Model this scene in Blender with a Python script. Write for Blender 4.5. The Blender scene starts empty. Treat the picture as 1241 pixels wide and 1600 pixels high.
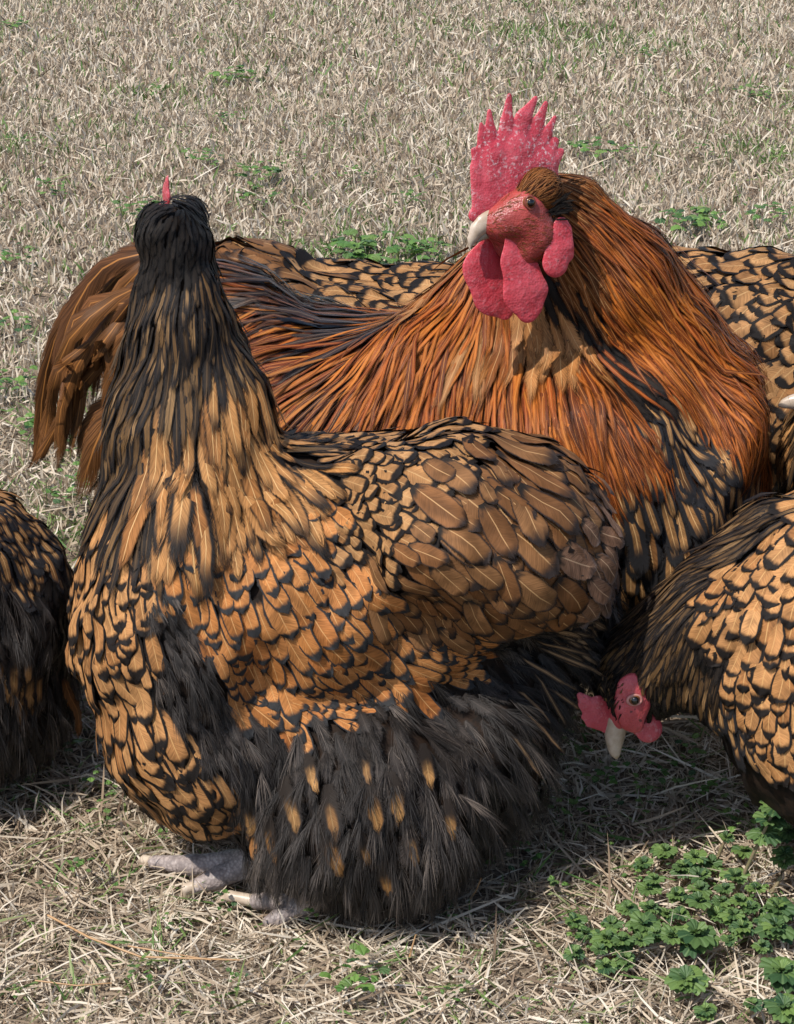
import bpy, math, random
import numpy as np
from mathutils import Vector
from mathutils.bvhtree import BVHTree

random.seed(7)
RNG = np.random.default_rng(11)
SC = bpy.context.scene
COL = SC.collection

# ------------------------------------------------------------------ camera
CAM_H = 0.80
PITCH = math.radians(23.0)
VFOV = math.radians(30.0)
F = 800.0 / math.tan(VFOV / 2)
cam_data = bpy.data.cameras.new('camera')
cam = bpy.data.objects.new('camera', cam_data)
COL.objects.link(cam)
cam.location = (0, 0, CAM_H)
cam.rotation_euler = (math.radians(90) - PITCH, 0, 0)
cam_data.sensor_fit = 'VERTICAL'
cam_data.sensor_height = 24.0
cam_data.lens = 12.0 / math.tan(VFOV / 2)
cam_data.clip_start = 0.02
cam_data.clip_end = 1000
SC.camera = cam

# ------------------------------------------------------------------ world, sun, exposure
SUN_EL = math.radians(57)
SUN_AZ = Vector((-0.72, -0.62)).normalized()
SUN = Vector((SUN_AZ.x * math.cos(SUN_EL), SUN_AZ.y * math.cos(SUN_EL), math.sin(SUN_EL)))
w = bpy.data.worlds.new('World')
SC.world = w
w.use_nodes = True
nt = w.node_tree
sky = nt.nodes.new('ShaderNodeTexSky')
sky.sky_type = 'NISHITA'
sky.sun_disc = False
sky.sun_elevation = SUN_EL
sky.sun_rotation = math.atan2(SUN.x, SUN.y)
bg = nt.nodes['Background']
bg.inputs['Strength'].default_value = 0.14
nt.links.new(sky.outputs[0], bg.inputs['Color'])
sd = bpy.data.lights.new('sun', 'SUN')
sd.energy = 4.4
sd.angle = math.radians(0.6)
sd.color = (1.0, 0.955, 0.89)
sun = bpy.data.objects.new('sun', sd)
COL.objects.link(sun)
sun.location = SUN * 10
sun.rotation_euler = (-SUN).to_track_quat('-Z', 'Y').to_euler()
SC.view_settings.view_transform = 'Standard'
SC.view_settings.look = 'None'
SC.view_settings.exposure = 0.28
SC.view_settings.gamma = 1.0
SC.view_settings.use_curve_mapping = False

# ------------------------------------------------------------------ projection helpers
CP = np.array((0, 0, CAM_H))
RIGHT = np.array((1.0, 0, 0))
UP = np.array((0, math.sin(PITCH), math.cos(PITCH)))
FWD = np.array((0, math.cos(PITCH), -math.sin(PITCH)))
CX, CY = 620.5, 800.0

def ray(px, py):
    d = FWD + RIGHT * (px - CX) / F - UP * (py - CY) / F
    return d

def PX(px, py, Y):
    d = ray(px, py)
    return CP + d * (Y / d[1])

def GZ(px, py, z=0.0):
    d = ray(px, py)
    return CP + d * ((z - CAM_H) / d[2])

def mpp(p):                       # metres per photograph pixel at point p
    return float(np.dot(p - CP, FWD)) / F

def unit(v):
    v = np.asarray(v, float)
    return v / max(1e-12, np.linalg.norm(v))

def to_px(p):
    q = np.asarray(p) - CP
    d = q @ FWD
    return CX + F * (q @ RIGHT) / d, CY - F * (q @ UP) / d

# ------------------------------------------------------------------ mesh helpers
def make_mesh(name, verts, faces, smooth=True, uv=None, attrs=None):
    """faces: list of index tuples or an (n,4)/(n,3) array"""
    me = bpy.data.meshes.new(name)
    verts = np.asarray(verts, dtype=np.float32)
    if isinstance(faces, np.ndarray):
        k = faces.shape[1]
        n = len(faces)
        me.vertices.add(len(verts))
        me.vertices.foreach_set('co', verts.ravel())
        me.loops.add(n * k)
        me.loops.foreach_set('vertex_index', faces.astype(np.int32).ravel())
        me.polygons.add(n)
        me.polygons.foreach_set('loop_start', np.arange(0, n * k, k, dtype=np.int32))
        me.polygons.foreach_set('loop_total', np.full(n, k, dtype=np.int32))
        me.update(calc_edges=True)
    else:
        me.from_pydata([tuple(map(float, v)) for v in verts], [], faces)
    if smooth:
        me.polygons.foreach_set('use_smooth', np.ones(len(me.polygons), dtype=bool))
    if uv is not None:
        li = np.empty(len(me.loops), dtype=np.int32)
        me.loops.foreach_get('vertex_index', li)
        l = me.uv_layers.new(name='UVMap')
        l.data.foreach_set('uv', np.asarray(uv, dtype=np.float32)[li].ravel())
    if attrs:
        for k_, a in attrs.items():
            at = me.attributes.new(k_, 'FLOAT', 'POINT')
            at.data.foreach_set('value', np.asarray(a, dtype=np.float32))
    me.update()
    return me

def link(name, me, mat=None, parent=None, loc=(0, 0, 0)):
    o = bpy.data.objects.new(name, me)
    COL.objects.link(o)
    o.location = tuple(map(float, loc))
    if mat is not None and len(me.materials) == 0:
        me.materials.append(mat)
    if parent is not None:
        o.parent = parent
    return o

def tag(o, label=None, cat=None, group=None, kind=None):
    if label: o['label'] = label
    if cat: o['category'] = cat
    if group: o['group'] = group
    if kind: o['kind'] = kind
    return o

def empty(name, loc, label, cat, group=None):
    o = bpy.data.objects.new(name, None)
    COL.objects.link(o)
    o.location = tuple(map(float, loc))
    o.empty_display_size = 0.02
    return tag(o, label, cat, group)

# ------------------------------------------------------------------ implicit surfaces
def rot_roll(deg):
    """roll in the picture plane (about world Y); positive turns clockwise in the picture"""
    a = math.radians(deg)
    c, s = math.cos(a), math.sin(a)
    return np.array(((c, 0, s), (0, 1, 0), (-s, 0, c)))

def sdf(prims, P, k):
    d = None
    for pr in prims:
        if pr[0] == 'e':
            _, c, r, R = pr
            q = P - c
            if R is not None:
                q = q @ R
            q = q / r
            k0 = np.sqrt((q * q).sum(-1))
            q = q / r
            k1 = np.sqrt((q * q).sum(-1)) + 1e-9
            dd = k0 * (k0 - 1) / k1
        else:
            _, a, b, ra, rb = pr
            ba = b - a
            t = np.clip(((P - a) @ ba) / max(1e-12, ba @ ba), 0, 1)
            q = P - a - t[..., None] * ba
            dd = np.sqrt((q * q).sum(-1)) - (ra + t * (rb - ra))
        if d is None:
            d = dd
        else:
            h = np.clip(0.5 + 0.5 * (d - dd) / k, 0, 1)
            d = d * (1 - h) + dd * h - k * h * (1 - h)
    return d

def surface(prims, h, k, bump=None):
    lo = np.full(3, 1e9); hi = np.full(3, -1e9)
    for pr in prims:
        if pr[0] == 'e':
            r = np.full(3, max(pr[2])) if pr[3] is not None else np.asarray(pr[2])
            lo = np.minimum(lo, pr[1] - r); hi = np.maximum(hi, pr[1] + r)
        else:
            for c, r in ((pr[1], pr[3]), (pr[2], pr[4])):
                lo = np.minimum(lo, c - r); hi = np.maximum(hi, c + r)
    lo = lo - 3 * h - k * .3; hi = hi + 3 * h + k * .3
    n = np.ceil((hi - lo) / h).astype(int) + 1
    ax = [lo[i] + h * np.arange(n[i]) for i in range(3)]
    P = np.stack(np.meshgrid(*ax, indexing='ij'), -1)
    D = sdf(prims, P, k)
    if bump is not None:
        D = D + bump(P)
    S = D < 0
    nx, ny, nz = D.shape
    cnt = np.zeros((nx - 1, ny - 1, nz - 1), dtype=int)
    for i in (0, 1):
        for j in (0, 1):
            for l in (0, 1):
                cnt += S[i:nx - 1 + i, j:ny - 1 + j, l:nz - 1 + l]
    act = (cnt > 0) & (cnt < 8)
    idx = np.full(act.shape, -1)
    ci = np.argwhere(act)
    idx[act] = np.arange(len(ci))
    acc = np.zeros((len(ci), 3)); num = np.zeros(len(ci))
    corners = [(i, j, l) for i in (0, 1) for j in (0, 1) for l in (0, 1)]
    for c0 in corners:
        for axis in range(3):
            if c0[axis] == 1: continue
            c1 = list(c0); c1[axis] = 1
            a = D[ci[:, 0] + c0[0], ci[:, 1] + c0[1], ci[:, 2] + c0[2]]
            b = D[ci[:, 0] + c1[0], ci[:, 1] + c1[1], ci[:, 2] + c1[2]]
            m = (a < 0) != (b < 0)
            t = np.where(m, a / np.where(m, a - b, 1), 0)
            p = np.zeros((len(ci), 3)) + np.array(c0)
            p[:, axis] += t
            acc[m] += p[m]; num[m] += 1
    V = lo + h * (ci + acc / num[:, None])
    quads = []
    for axis in range(3):
        sl0 = [slice(None)] * 3; sl1 = [slice(None)] * 3
        sl0[axis] = slice(0, -1); sl1[axis] = slice(1, None)
        a = S[tuple(sl0)]; b = S[tuple(sl1)]
        e = np.argwhere(a != b)
        o1, o2 = [(1, 2), (2, 0), (0, 1)][axis]
        ok = (e[:, o1] > 0) & (e[:, o2] > 0) & (e[:, o1] < D.shape[o1] - 1) & (e[:, o2] < D.shape[o2] - 1)
        e = e[ok]
        def cid(d1, d2):
            q = e.copy(); q[:, o1] += d1; q[:, o2] += d2
            return idx[q[:, 0], q[:, 1], q[:, 2]]
        q = np.stack([cid(-1, -1), cid(0, -1), cid(0, 0), cid(-1, 0)], 1)
        flip = ~a[e[:, 0], e[:, 1], e[:, 2]]
        q[flip] = q[flip][:, ::-1]
        quads.append(q)
    return V, np.concatenate(quads)

# ------------------------------------------------------------------ materials
class NT:
    def __init__(s, name):
        s.m = bpy.data.materials.new(name)
        s.m.use_nodes = True
        s.t = s.m.node_tree
        s.b = s.t.nodes['Principled BSDF']
        s.out = s.t.nodes['Material Output']
    def n(s, typ, **kw):
        x = s.t.nodes.new(typ)
        for k, v in kw.items(): setattr(x, k, v)
        return x
    def put(s, inp, v):
        if isinstance(v, bpy.types.NodeSocket): s.t.links.new(v, inp)
        elif v is not None: inp.default_value = v
    def math(s, op, a, b=None, c=None, clamp=False):
        x = s.n('ShaderNodeMath', operation=op, use_clamp=clamp)
        s.put(x.inputs[0], a); s.put(x.inputs[1], b); s.put(x.inputs[2], c)
        return x.outputs[0]
    def mix(s, f, a, b, mode='MIX'):
        x = s.n('ShaderNodeMix', data_type='RGBA', blend_type=mode)
        s.put(x.inputs[0], f)
        for i, v in ((6, a), (7, b)):
            if not isinstance(v, bpy.types.NodeSocket): v = tuple(v) + (1,) if len(v) == 3 else v
            s.put(x.inputs[i], v)
        return x.outputs[2]
    def ss(s, v, lo, hi, a=0.0, b=1.0):
        x = s.n('ShaderNodeMapRange', interpolation_type='SMOOTHSTEP')
        s.put(x.inputs[0], v); s.put(x.inputs[1], lo); s.put(x.inputs[2], hi)
        s.put(x.inputs[3], a); s.put(x.inputs[4], b)
        return x.outputs[0]
    def noise(s, vec, scale, detail=2.0, rough=.5):
        x = s.n('ShaderNodeTexNoise')
        if vec is not None: s.put(x.inputs['Vector'], vec)
        s.put(x.inputs['Scale'], scale); s.put(x.inputs['Detail'], detail); s.put(x.inputs['Roughness'], rough)
        return x.outputs[0]
    def attr(s, name):
        x = s.n('ShaderNodeAttribute', attribute_name=name)
        return x.outputs['Fac']
    def xyz(s, x, y, z):
        c = s.n('ShaderNodeCombineXYZ')
        s.put(c.inputs[0], x); s.put(c.inputs[1], y); s.put(c.inputs[2], z)
        return c.outputs[0]
    def ramp(s, f, stops):
        x = s.n('ShaderNodeValToRGB')
        el = x.color_ramp.elements
        while len(el) < len(stops): el.new(.5)
        for e, (p, c) in zip(el, stops):
            e.position = p; e.color = tuple(c) + (1,)
        s.put(x.inputs[0], f)
        return x.outputs[0]
    def bump(s, h, strength, dist=.001):
        x = s.n('ShaderNodeBump')
        s.put(x.inputs['Strength'], strength); s.put(x.inputs['Distance'], dist); s.put(x.inputs['Height'], h)
        s.t.links.new(x.outputs[0], s.b.inputs['Normal'])
    def fin(s, color, rough=.5, spec=.5, sheen=0.0):
        s.put(s.b.inputs['Base Color'], color if isinstance(color, bpy.types.NodeSocket) else tuple(color) + (1,))
        s.put(s.b.inputs['Roughness'], rough)
        s.put(s.b.inputs['Specular IOR Level'], spec)
        if sheen:
            s.b.inputs['Sheen Weight'].default_value = sheen
            s.b.inputs['Sheen Roughness'].default_value = .5
        return s.m

def feather_mat(name, golds, lace, side=.7, tip=.82, soft=.16, base=(.02, .015, .012), base_v=.12,
                shaft=(.62, .38, .17), shaft_w=.055, rough=.58, spec=.10, streak=.35, tint_noise=.35, lace_var=.12, fray=.12, base_soft=.08):
    N = NT(name)
    uv = N.n('ShaderNodeTexCoord').outputs['UV']
    sp = N.n('ShaderNodeSeparateXYZ'); N.put(sp.inputs[0], uv)
    u, v = sp.outputs[0], sp.outputs[1]
    rnd = N.attr('rnd')
    r2 = N.math('FRACT', N.math('MULTIPLY', rnd, 17.31))
    a = N.math('ABSOLUTE', N.math('MULTIPLY_ADD', u, 2.0, -1.0))
    seed = N.math('MULTIPLY', rnd, 91.7)
    wob = N.noise(N.xyz(N.math('MULTIPLY', u, 5.0), N.math('MULTIPLY', v, 6.0), seed), 1.0, 2.0)
    # barbs run obliquely from the shaft to the edge
    barbc = N.xyz(N.math('MULTIPLY', a, 1.2), N.math('MULTIPLY', N.math('SUBTRACT', v, N.math('MULTIPLY', a, .22)), 60.0), seed)
    barb = N.noise(barbc, 1.0, 2.0, .6)
    col = N.ramp(r2, [(i / max(1, len(golds) - 1), g) for i, g in enumerate(golds)])
    tone = N.ss(N.noise(N.xyz(N.math('MULTIPLY', u, 2.0), N.math('MULTIPLY', v, 2.5), seed), 1.0, 1.0), .25, .75, 1 - tint_noise, 1 + tint_noise * .5)
    tb = N.math('MULTIPLY', tone, N.ss(barb, .3, .7, 1 - streak, 1 + streak * .5))
    cc = N.n('ShaderNodeCombineColor')
    for i in range(3): N.put(cc.inputs[i], tb)
    col = N.mix(1.0, col, cc.outputs[0], 'MULTIPLY')
    # pale quill
    shm = N.math('MULTIPLY', N.ss(a, shaft_w, shaft_w * .3, 0, 1), N.ss(v, .95, .7, 0.0, .85))
    col = N.mix(shm, col, shaft)
    # lacing along the edge and round the tip
    e = N.math('MAXIMUM', N.math('DIVIDE', a, side), N.math('DIVIDE', v, tip))
    e = N.math('ADD', e, N.math('MULTIPLY', N.math('SUBTRACT', wob, .5), .15))
    e = N.math('ADD', e, N.math('MULTIPLY', N.math('SUBTRACT', barb, .5), .10))
    e = N.math('ADD', e, N.math('MULTIPLY', N.math('SUBTRACT', rnd, .5), lace_var))
    lm = N.ss(e, 1.0 - soft * .5, 1.0 + soft * .5)
    col = N.mix(lm, col, lace)
    bm = N.ss(N.math('ADD', v, N.math('MULTIPLY', N.math('SUBTRACT', wob, .5), .3)), base_v + base_soft, base_v - base_soft)
    col = N.mix(bm, col, base)
    N.bump(barb, .35, .0012)
    N.fin(col, rough, spec)
    if fray:
        fine = N.noise(N.xyz(N.math('MULTIPLY', a, 2.0), N.math('MULTIPLY', N.math('SUBTRACT', v, N.math('MULTIPLY', a, .22)), 85.0), N.math('ADD', seed, 3.3)), 1.0, 1.0)
        tipn = N.noise(N.xyz(N.math('MULTIPLY', u, 26.0), N.math('MULTIPLY', v, 3.0), seed), 1.0, 1.0)
        ea = N.math('ADD', a, N.math('MULTIPLY', N.math('SUBTRACT', fine, .5), fray * 2.4))
        ev = N.math('ADD', v, N.math('MULTIPLY', N.math('SUBTRACT', tipn, .5), fray * 1.2))
        al = N.math('MULTIPLY', N.ss(ea, 1.0 - fray * .35, 1.0 - fray * 1.1, 0, 1), N.ss(ev, 1.0 - fray * .1, 1.0 - fray * .6, 0, 1))
        N.put(N.b.inputs['Alpha'], al)
    return N.m

def skin_mat(name, c0, c1, scurf=.0, scale=220., rough=.42):
    N = NT(name)
    p = N.n('ShaderNodeTexCoord').outputs['Object']
    n1 = N.noise(p, 60, 4, .6)
    v = N.n('ShaderNodeTexVoronoi'); N.put(v.inputs['Vector'], p); N.put(v.inputs['Scale'], scale * 2.6)
    col = N.mix(N.ss(n1, .3, .7), c0, c1)
    n2 = N.noise(p, 320, 3, .7)
    col = N.mix(N.ss(v.outputs[0], .3, .0, 0, .5), col, tuple(x * .45 for x in c0))
    if scurf:
        # dry white flakes thicken towards the spikes
        z = N.n('ShaderNodeSeparateXYZ'); N.put(z.inputs[0], p)
        m = N.math('MULTIPLY', N.ss(n2, .515, .66), N.ss(N.noise(p, 35, 2), .30, .62, 0, scurf))
        col = N.mix(m, col, (.60, .38, .39))
        dk = N.ss(N.noise(p, 130, 2), .70, .76, 0, .8)
        col = N.mix(dk, col, (.05, .02, .025))
    h = N.math('ADD', N.math('MULTIPLY', v.outputs[0], 1.0), N.math('MULTIPLY', n2, .8))
    fold = N.noise(p, 110, 1.0)
    N.bump(N.math('ADD', N.math('ADD', h, N.math('MULTIPLY', n1, 3.0)), N.math('MULTIPLY', fold, 4.0)), .32, .0009)
    N.b.inputs['Subsurface Weight'].default_value = .22
    N.b.inputs['Subsurface Radius'].default_value = (.006, .002, .0015)
    N.b.inputs['Subsurface Scale'].default_value = 1.0
    return N.fin(col, rough, .45)

def plain_mat(name, c0, c1, scale=80., rough=.5, bump=.2, spec=.4):
    N = NT(name)
    p = N.n('ShaderNodeTexCoord').outputs['Object']
    n1 = N.noise(p, scale, 4, .6)
    N.bump(n1, bump, .001)
    return N.fin(N.mix(N.ss(n1, .3, .7), c0, c1), rough, spec)

def scale_mat(name):
    N = NT(name)
    p = N.n('ShaderNodeTexCoord').outputs['Object']
    v = N.n('ShaderNodeTexVoronoi'); N.put(v.inputs['Vector'], p); N.put(v.inputs['Scale'], 420.)
    n = N.noise(p, 90, 3)
    col = N.mix(N.ss(n, .3, .7), (.22, .18, .165), (.42, .345, .31))
    col = N.mix(N.ss(v.outputs[0], .35, .7, 0, .6), col, (.17, .135, .125))
    N.bump(v.outputs[0], .5, .0010)
    return N.fin(col, .5, .35)

def strand_mat(name, stops, rough=.6, spec=.3, trans=0.0, sheen=0.0):
    N = NT(name)
    col = N.ramp(N.attr('rnd'), stops)
    N.fin(col, rough, spec, sheen)
    if trans:
        tr = N.n('ShaderNodeBsdfTranslucent'); N.put(tr.inputs[0], col)
        mx = N.n('ShaderNodeMixShader'); mx.inputs[0].default_value = trans
        N.t.links.new(N.b.outputs[0], mx.inputs[1]); N.t.links.new(tr.outputs[0], mx.inputs[2])
        N.t.links.new(mx.outputs[0], N.out.inputs['Surface'])
    return N.m

BLK = (.012, .0095, .0085)
M = {}
M['lc'] = feather_mat('laced_gold', [(.36, .165, .058), (.45, .225, .088), (.28, .115, .037)], BLK, side=.70, tip=.785, soft=.13, shaft=(.50, .28, .11))
M['lo'] = feather_mat('laced_orange', [(.37, .142, .040), (.45, .19, .062), (.31, .108, .030)], (.024, .024, .025), side=.745, tip=.795, soft=.12, shaft=(.52, .28, .11))
M['sm'] = feather_mat('laced_small', [(.32, .155, .058), (.39, .205, .085), (.24, .108, .038)], BLK, side=.66, tip=.76, soft=.13, shaft=(.42, .25, .11))
M['wg'] = feather_mat('wing_brown', [(.175, .080, .031), (.215, .104, .043), (.145, .063, .024), (.20, .085, .031)], (.022, .016, .014), side=.82, tip=.84, soft=.2, streak=.2, shaft=(.46, .27, .12), shaft_w=.05)
M['wn'] = feather_mat('wing_worn', [(.20, .10, .055), (.24, .13, .08), (.15, .08, .045)], (.10, .085, .08), side=.9, tip=.88, soft=.3, streak=.5, shaft=(.5, .33, .2))
M['hk'] = feather_mat('hackle_black', [(.018, .013, .010), (.02, .014, .010), (.15, .08, .030), (.02, .014, .010), (.27, .155, .066)], (.012, .010, .010), side=.42, tip=.93, soft=.35, shaft=(.085, .05, .024), shaft_w=.12, rough=.55, spec=.12, lace_var=.7, fray=0.45)
M['hg'] = feather_mat('hackle_gold', [(.33, .145, .045), (.41, .20, .070), (.24, .095, .028)], BLK, side=.60, tip=.84, soft=.4, shaft=(.60, .37, .16), rough=.55, spec=.12, lace_var=.6, fray=0.38)
M['kh'] = feather_mat('head_black', [(.012, .010, .009), (.022, .016, .012)], (.008, .007, .007), side=.5, tip=.8, rough=.6, spec=.12, base=(.01, .008, .008), shaft=(.024, .018, .014), fray=0.45)
M['bl'] = feather_mat('breast_black_gold', [(.29, .14, .05), (.36, .19, .075), (.19, .085, .03)], (.019, .018, .019), side=.37, tip=.76, soft=.34, lace_var=.5, fray=0.25)
M['sp'] = feather_mat('spotted_thigh', [(.34, .16, .05), (.42, .22, .08)], (.020, .017, .016), side=.40, tip=.84, soft=.8, base_v=.52, base_soft=.25, lace_var=.5, shaft=(.5, .30, .12), fray=0.4)
M['rh'] = feather_mat('cock_hackle', [(.36, .090, .011), (.42, .128, .018), (.30, .064, .008), (.10, .027, .007), (.23, .045, .008)], (.20, .05, .010), side=1.0, tip=.97, soft=.5, base=(.06, .02, .008), shaft=(.50, .20, .04), shaft_w=.09, rough=.42, spec=.16, streak=.2, fray=.55)  # blackish entry among the golds paints shaded gaps between feathers
M['rd'] = feather_mat('cock_hackle_rust', [(.25, .053, .008), (.33, .088, .011), (.08, .022, .006), (.18, .038, .007)], (.10, .025, .008), side=.95, tip=.97, soft=.5, base=(.04, .014, .008), shaft=(.42, .16, .045), shaft_w=.10, rough=.42, spec=.16, streak=.2, fray=.55)
M['rp'] = feather_mat('cock_neck_pale', [(.30, .115, .03), (.34, .16, .06), (.22, .07, .018)], (.10, .04, .015), side=.9, tip=.95, soft=.5, shaft=(.48, .28, .12), rough=.45, fray=0.45)
M['sd'] = feather_mat('saddle_rust', [(.31, .072, .011), (.37, .125, .021), (.05, .016, .008), (.23, .045, .009), (.025, .013, .009)], (.022, .010, .008), side=.85, tip=.99, soft=.5, base=(.02, .012, .01), shaft=(.50, .20, .04), shaft_w=.09, rough=.42, spec=.18, streak=.2, lace_var=.7, fray=0.5)
M['sk'] = feather_mat('saddle_dark', [(.05, .028, .018), (.03, .022, .02), (.14, .045, .015)], (.014, .012, .012), side=.6, tip=.9, soft=.4, shaft=(.28, .19, .12), rough=.32, spec=.26, fray=0.4)
M['tl'] = feather_mat('tail_brown', [(.13, .050, .016), (.165, .068, .022), (.07, .028, .011)], (.05, .02, .010), side=1.02, tip=1.0, soft=.3, base=(.03, .018, .012), base_v=.05, shaft=(.36, .15, .04), shaft_w=.08, rough=.42, streak=.6, fray=.24)
M['cr'] = feather_mat('crown_brown', [(.16, .05, .013), (.22, .075, .018), (.09, .03, .010)], (.06, .02, .01), side=.9, tip=.95, soft=.5, rough=.5, fray=0.45)
M['dk'] = feather_mat('dark_soft', [(.022, .018, .016), (.038, .030, .026), (.015, .012, .011)], (.018, .015, .0135), side=.6, tip=.9, soft=.6, shaft=(.05, .04, .034), shaft_w=.08, rough=.6, spec=.2, fray=.6)
M['pl'] = feather_mat('soft_plume', [(.14, .08, .04), (.09, .05, .025), (.24, .14, .07)], (.020, .016, .014), side=.35, tip=.9, soft=.6, shaft=(.40, .27, .15), lace_var=.5, fray=0.5)
M['fluff'] = strand_mat('down_black', [(0, (.012, .010, .009)), (.5, (.028, .023, .020)), (.85, (.070, .057, .049)), (1, (.16, .125, .10))], .6, .25)
M['body'] = plain_mat('underdown', (.010, .008, .007), (.030, .018, .012), 120, .8, .4, .1)
M['body_r'] = plain_mat('underdown_rust', (.03, .012, .006), (.08, .026, .010), 120, .8, .4, .1)
M['comb'] = skin_mat('comb_red', (.44, .035, .055), (.56, .085, .11), 1.0)
M['wattle'] = skin_mat('wattle_red', (.46, .035, .050), (.57, .075, .095), .25, 200)
M['face'] = skin_mat('face_red', (.25, .035, .028), (.42, .065, .055), .12, 260)
M['face_h'] = skin_mat('hen_face_red', (.36, .045, .05), (.50, .09, .10), .1, 260)
M['comb_h'] = skin_mat('hen_comb_red', (.42, .05, .07), (.52, .09, .11), .35)
M['beak'] = plain_mat('beak_horn', (.34, .25, .17), (.52, .42, .33), 70, .32, .15, .5)
M['beak_low'] = plain_mat('beak_lower', (.22, .16, .11), (.36, .28, .20), 70, .35, .15, .5)
M['claw'] = plain_mat('claw_horn', (.36, .27, .19), (.52, .42, .32), 80, .4, .2)
M['iris'] = plain_mat('iris_amber', (.12, .04, .012), (.20, .08, .025), 400, .08, .05, .6)
M['pupil'] = plain_mat('pupil_black', (.004, .004, .004), (.007, .006, .006), 100, .05, .0, .7)
M['lid'] = plain_mat('eyelid', (.14, .03, .022), (.26, .065, .045), 400, .45, .3)
M['lid_h'] = plain_mat('hen_eyelid', (.38, .15, .13), (.50, .24, .20), 400, .45, .3)
M['leg'] = scale_mat('leg_scales')

# ------------------------------------------------------------------ feathers
PV_R = np.array((0, .16, .38, .60, .80, .93, 1.0)); PW_R = np.array((.35, .72, .95, 1.0, .90, .66, .36))
PV_L = np.array((0, .18, .42, .64, .84, 1.0)); PW_L = np.array((.40, .75, 1.0, .92, .58, .05))
PV_S = np.linspace(0, 1, 13); PW_S = np.interp(PV_S, (0, .1, .35, .7, .9, 1), (.3, .8, 1, .9, .6, .08))
SHAPES = {'R': (PV_R, PW_R, np.array((-1, -.5, 0, .5, 1.0)), .10),
          'L': (PV_L, PW_L, np.array((-1, 0, 1.0)), .02),
          'S': (PV_S, PW_S, np.array((-1, -.5, 0, .5, 1.0)), .03)}
GRID = {}
for _k, (_v, _w, _u, _r) in SHAPES.items():
    nr, nc = len(_v), len(_u)
    GRID[_k] = np.array([(r * nc + c, r * nc + c + 1, (r + 1) * nc + c + 1, (r + 1) * nc + c)
                         for r in range(nr - 1) for c in range(nc - 1)])
STYLE_SHAPE = dict(lc='R', lo='R', sm='R', wg='R', wn='R', hk='L', hg='L', kh='L', bl='R', sp='L', rh='L', rd='L',
                   rp='L', sd='L', sk='L', tl='S', cr='L', pl='L', dk='L')
STYLE_NAME = dict(lc='breast_feather', lo='flank_feather', sm='back_feather', wg='wing_feather', wn='wing_feather',
                  hk='hackle_feather', hg='hackle_feather', kh='head_feather', bl='breast_feather', sp='thigh_feather',
                  rh='hackle_feather', rd='hackle_feather', rp='throat_feather', sd='saddle_feather', sk='saddle_feather',
                  tl='tail_feather', cr='head_feather', pl='thigh_feather', dk='thigh_feather')
SPACING = dict(R=(.28, .54), L=(.16, .42), S=(.3, .7))

def feather_geo(style, pts, nrm, width, cup=.25, shape=None, droop_tip=0.0, rs=None):
    """pts, nrm: centre line (rows x 3) and its normals; returns verts, uv, shape key"""
    sh = shape or STYLE_SHAPE[style]
    pv, pw, pu, rnd_tip = SHAPES[sh]
    tan = np.gradient(pts, axis=0)
    tan /= np.linalg.norm(tan, axis=1)[:, None] + 1e-12
    side = np.cross(tan, nrm)
    side /= np.linalg.norm(side, axis=1)[:, None] + 1e-12
    n2 = np.cross(side, tan)
    if rs is not None:
        ro = rs.normal(0, .07)
        side, n2 = side * math.cos(ro) + n2 * math.sin(ro), n2 * math.cos(ro) - side * math.sin(ro)
    hw = width * .5 * pw
    L = np.linalg.norm(np.diff(pts, axis=0), axis=1).sum()
    U = pu[None, :, None]
    V = pts[:, None, :] + side[:, None, :] * U * hw[:, None, None]
    V = V - n2[:, None, :] * (U * U) * (cup * hw)[:, None, None]
    V = V - tan[:, None, :] * (U * U) * (rnd_tip * L * pv ** 3)[:, None, None]
    if rs is not None:            # slightly ragged edges
        V = V + rs.normal(0, 1, V.shape) * ((.016 if sh != 'S' else .05) * width) * np.abs(U)
    uv = np.stack(np.broadcast_arrays((pu[None, :] + 1) / 2, pv[:, None]), -1)
    return V.reshape(-1, 3), uv.reshape(-1, 2), sh

class Plume:
    """collects feathers of one bird"""
    def __init__(s): s.items = []
    def add(s, style, V, uv, sh, score, root):
        s.items.append((style, V, uv, sh, score, root, random.random()))

def surf_feather(bvh, p, n, d, L, W, style, lift, base=0.0, rs=RNG, curl=0.0):
    sh = STYLE_SHAPE[style]
    pv = SHAPES[sh][0]
    pts = []; nr = []
    cur = Vector(p); dv = Vector(d)
    prev = 0.0
    for v in pv:
        step = (v - prev) * L
        prev = v
        q = cur + dv * step
        loc, nn, _, _ = bvh.find_nearest(q)
        if loc is None: loc, nn = q, Vector(n)
        dv2 = dv - nn * dv.dot(nn)
        if dv2.length > 1e-6: dv = dv2.normalized()
        cur = loc
        pts.append(loc + nn * (base + lift * L * v + curl * L * v * v))
        nr.append(nn)
    pts = np.array([tuple(x) for x in pts]); nr = np.array([tuple(x) for x in nr])
    return feather_geo(style, pts, nr, W, cup=rs.uniform(.05, .16), rs=rs)

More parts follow.
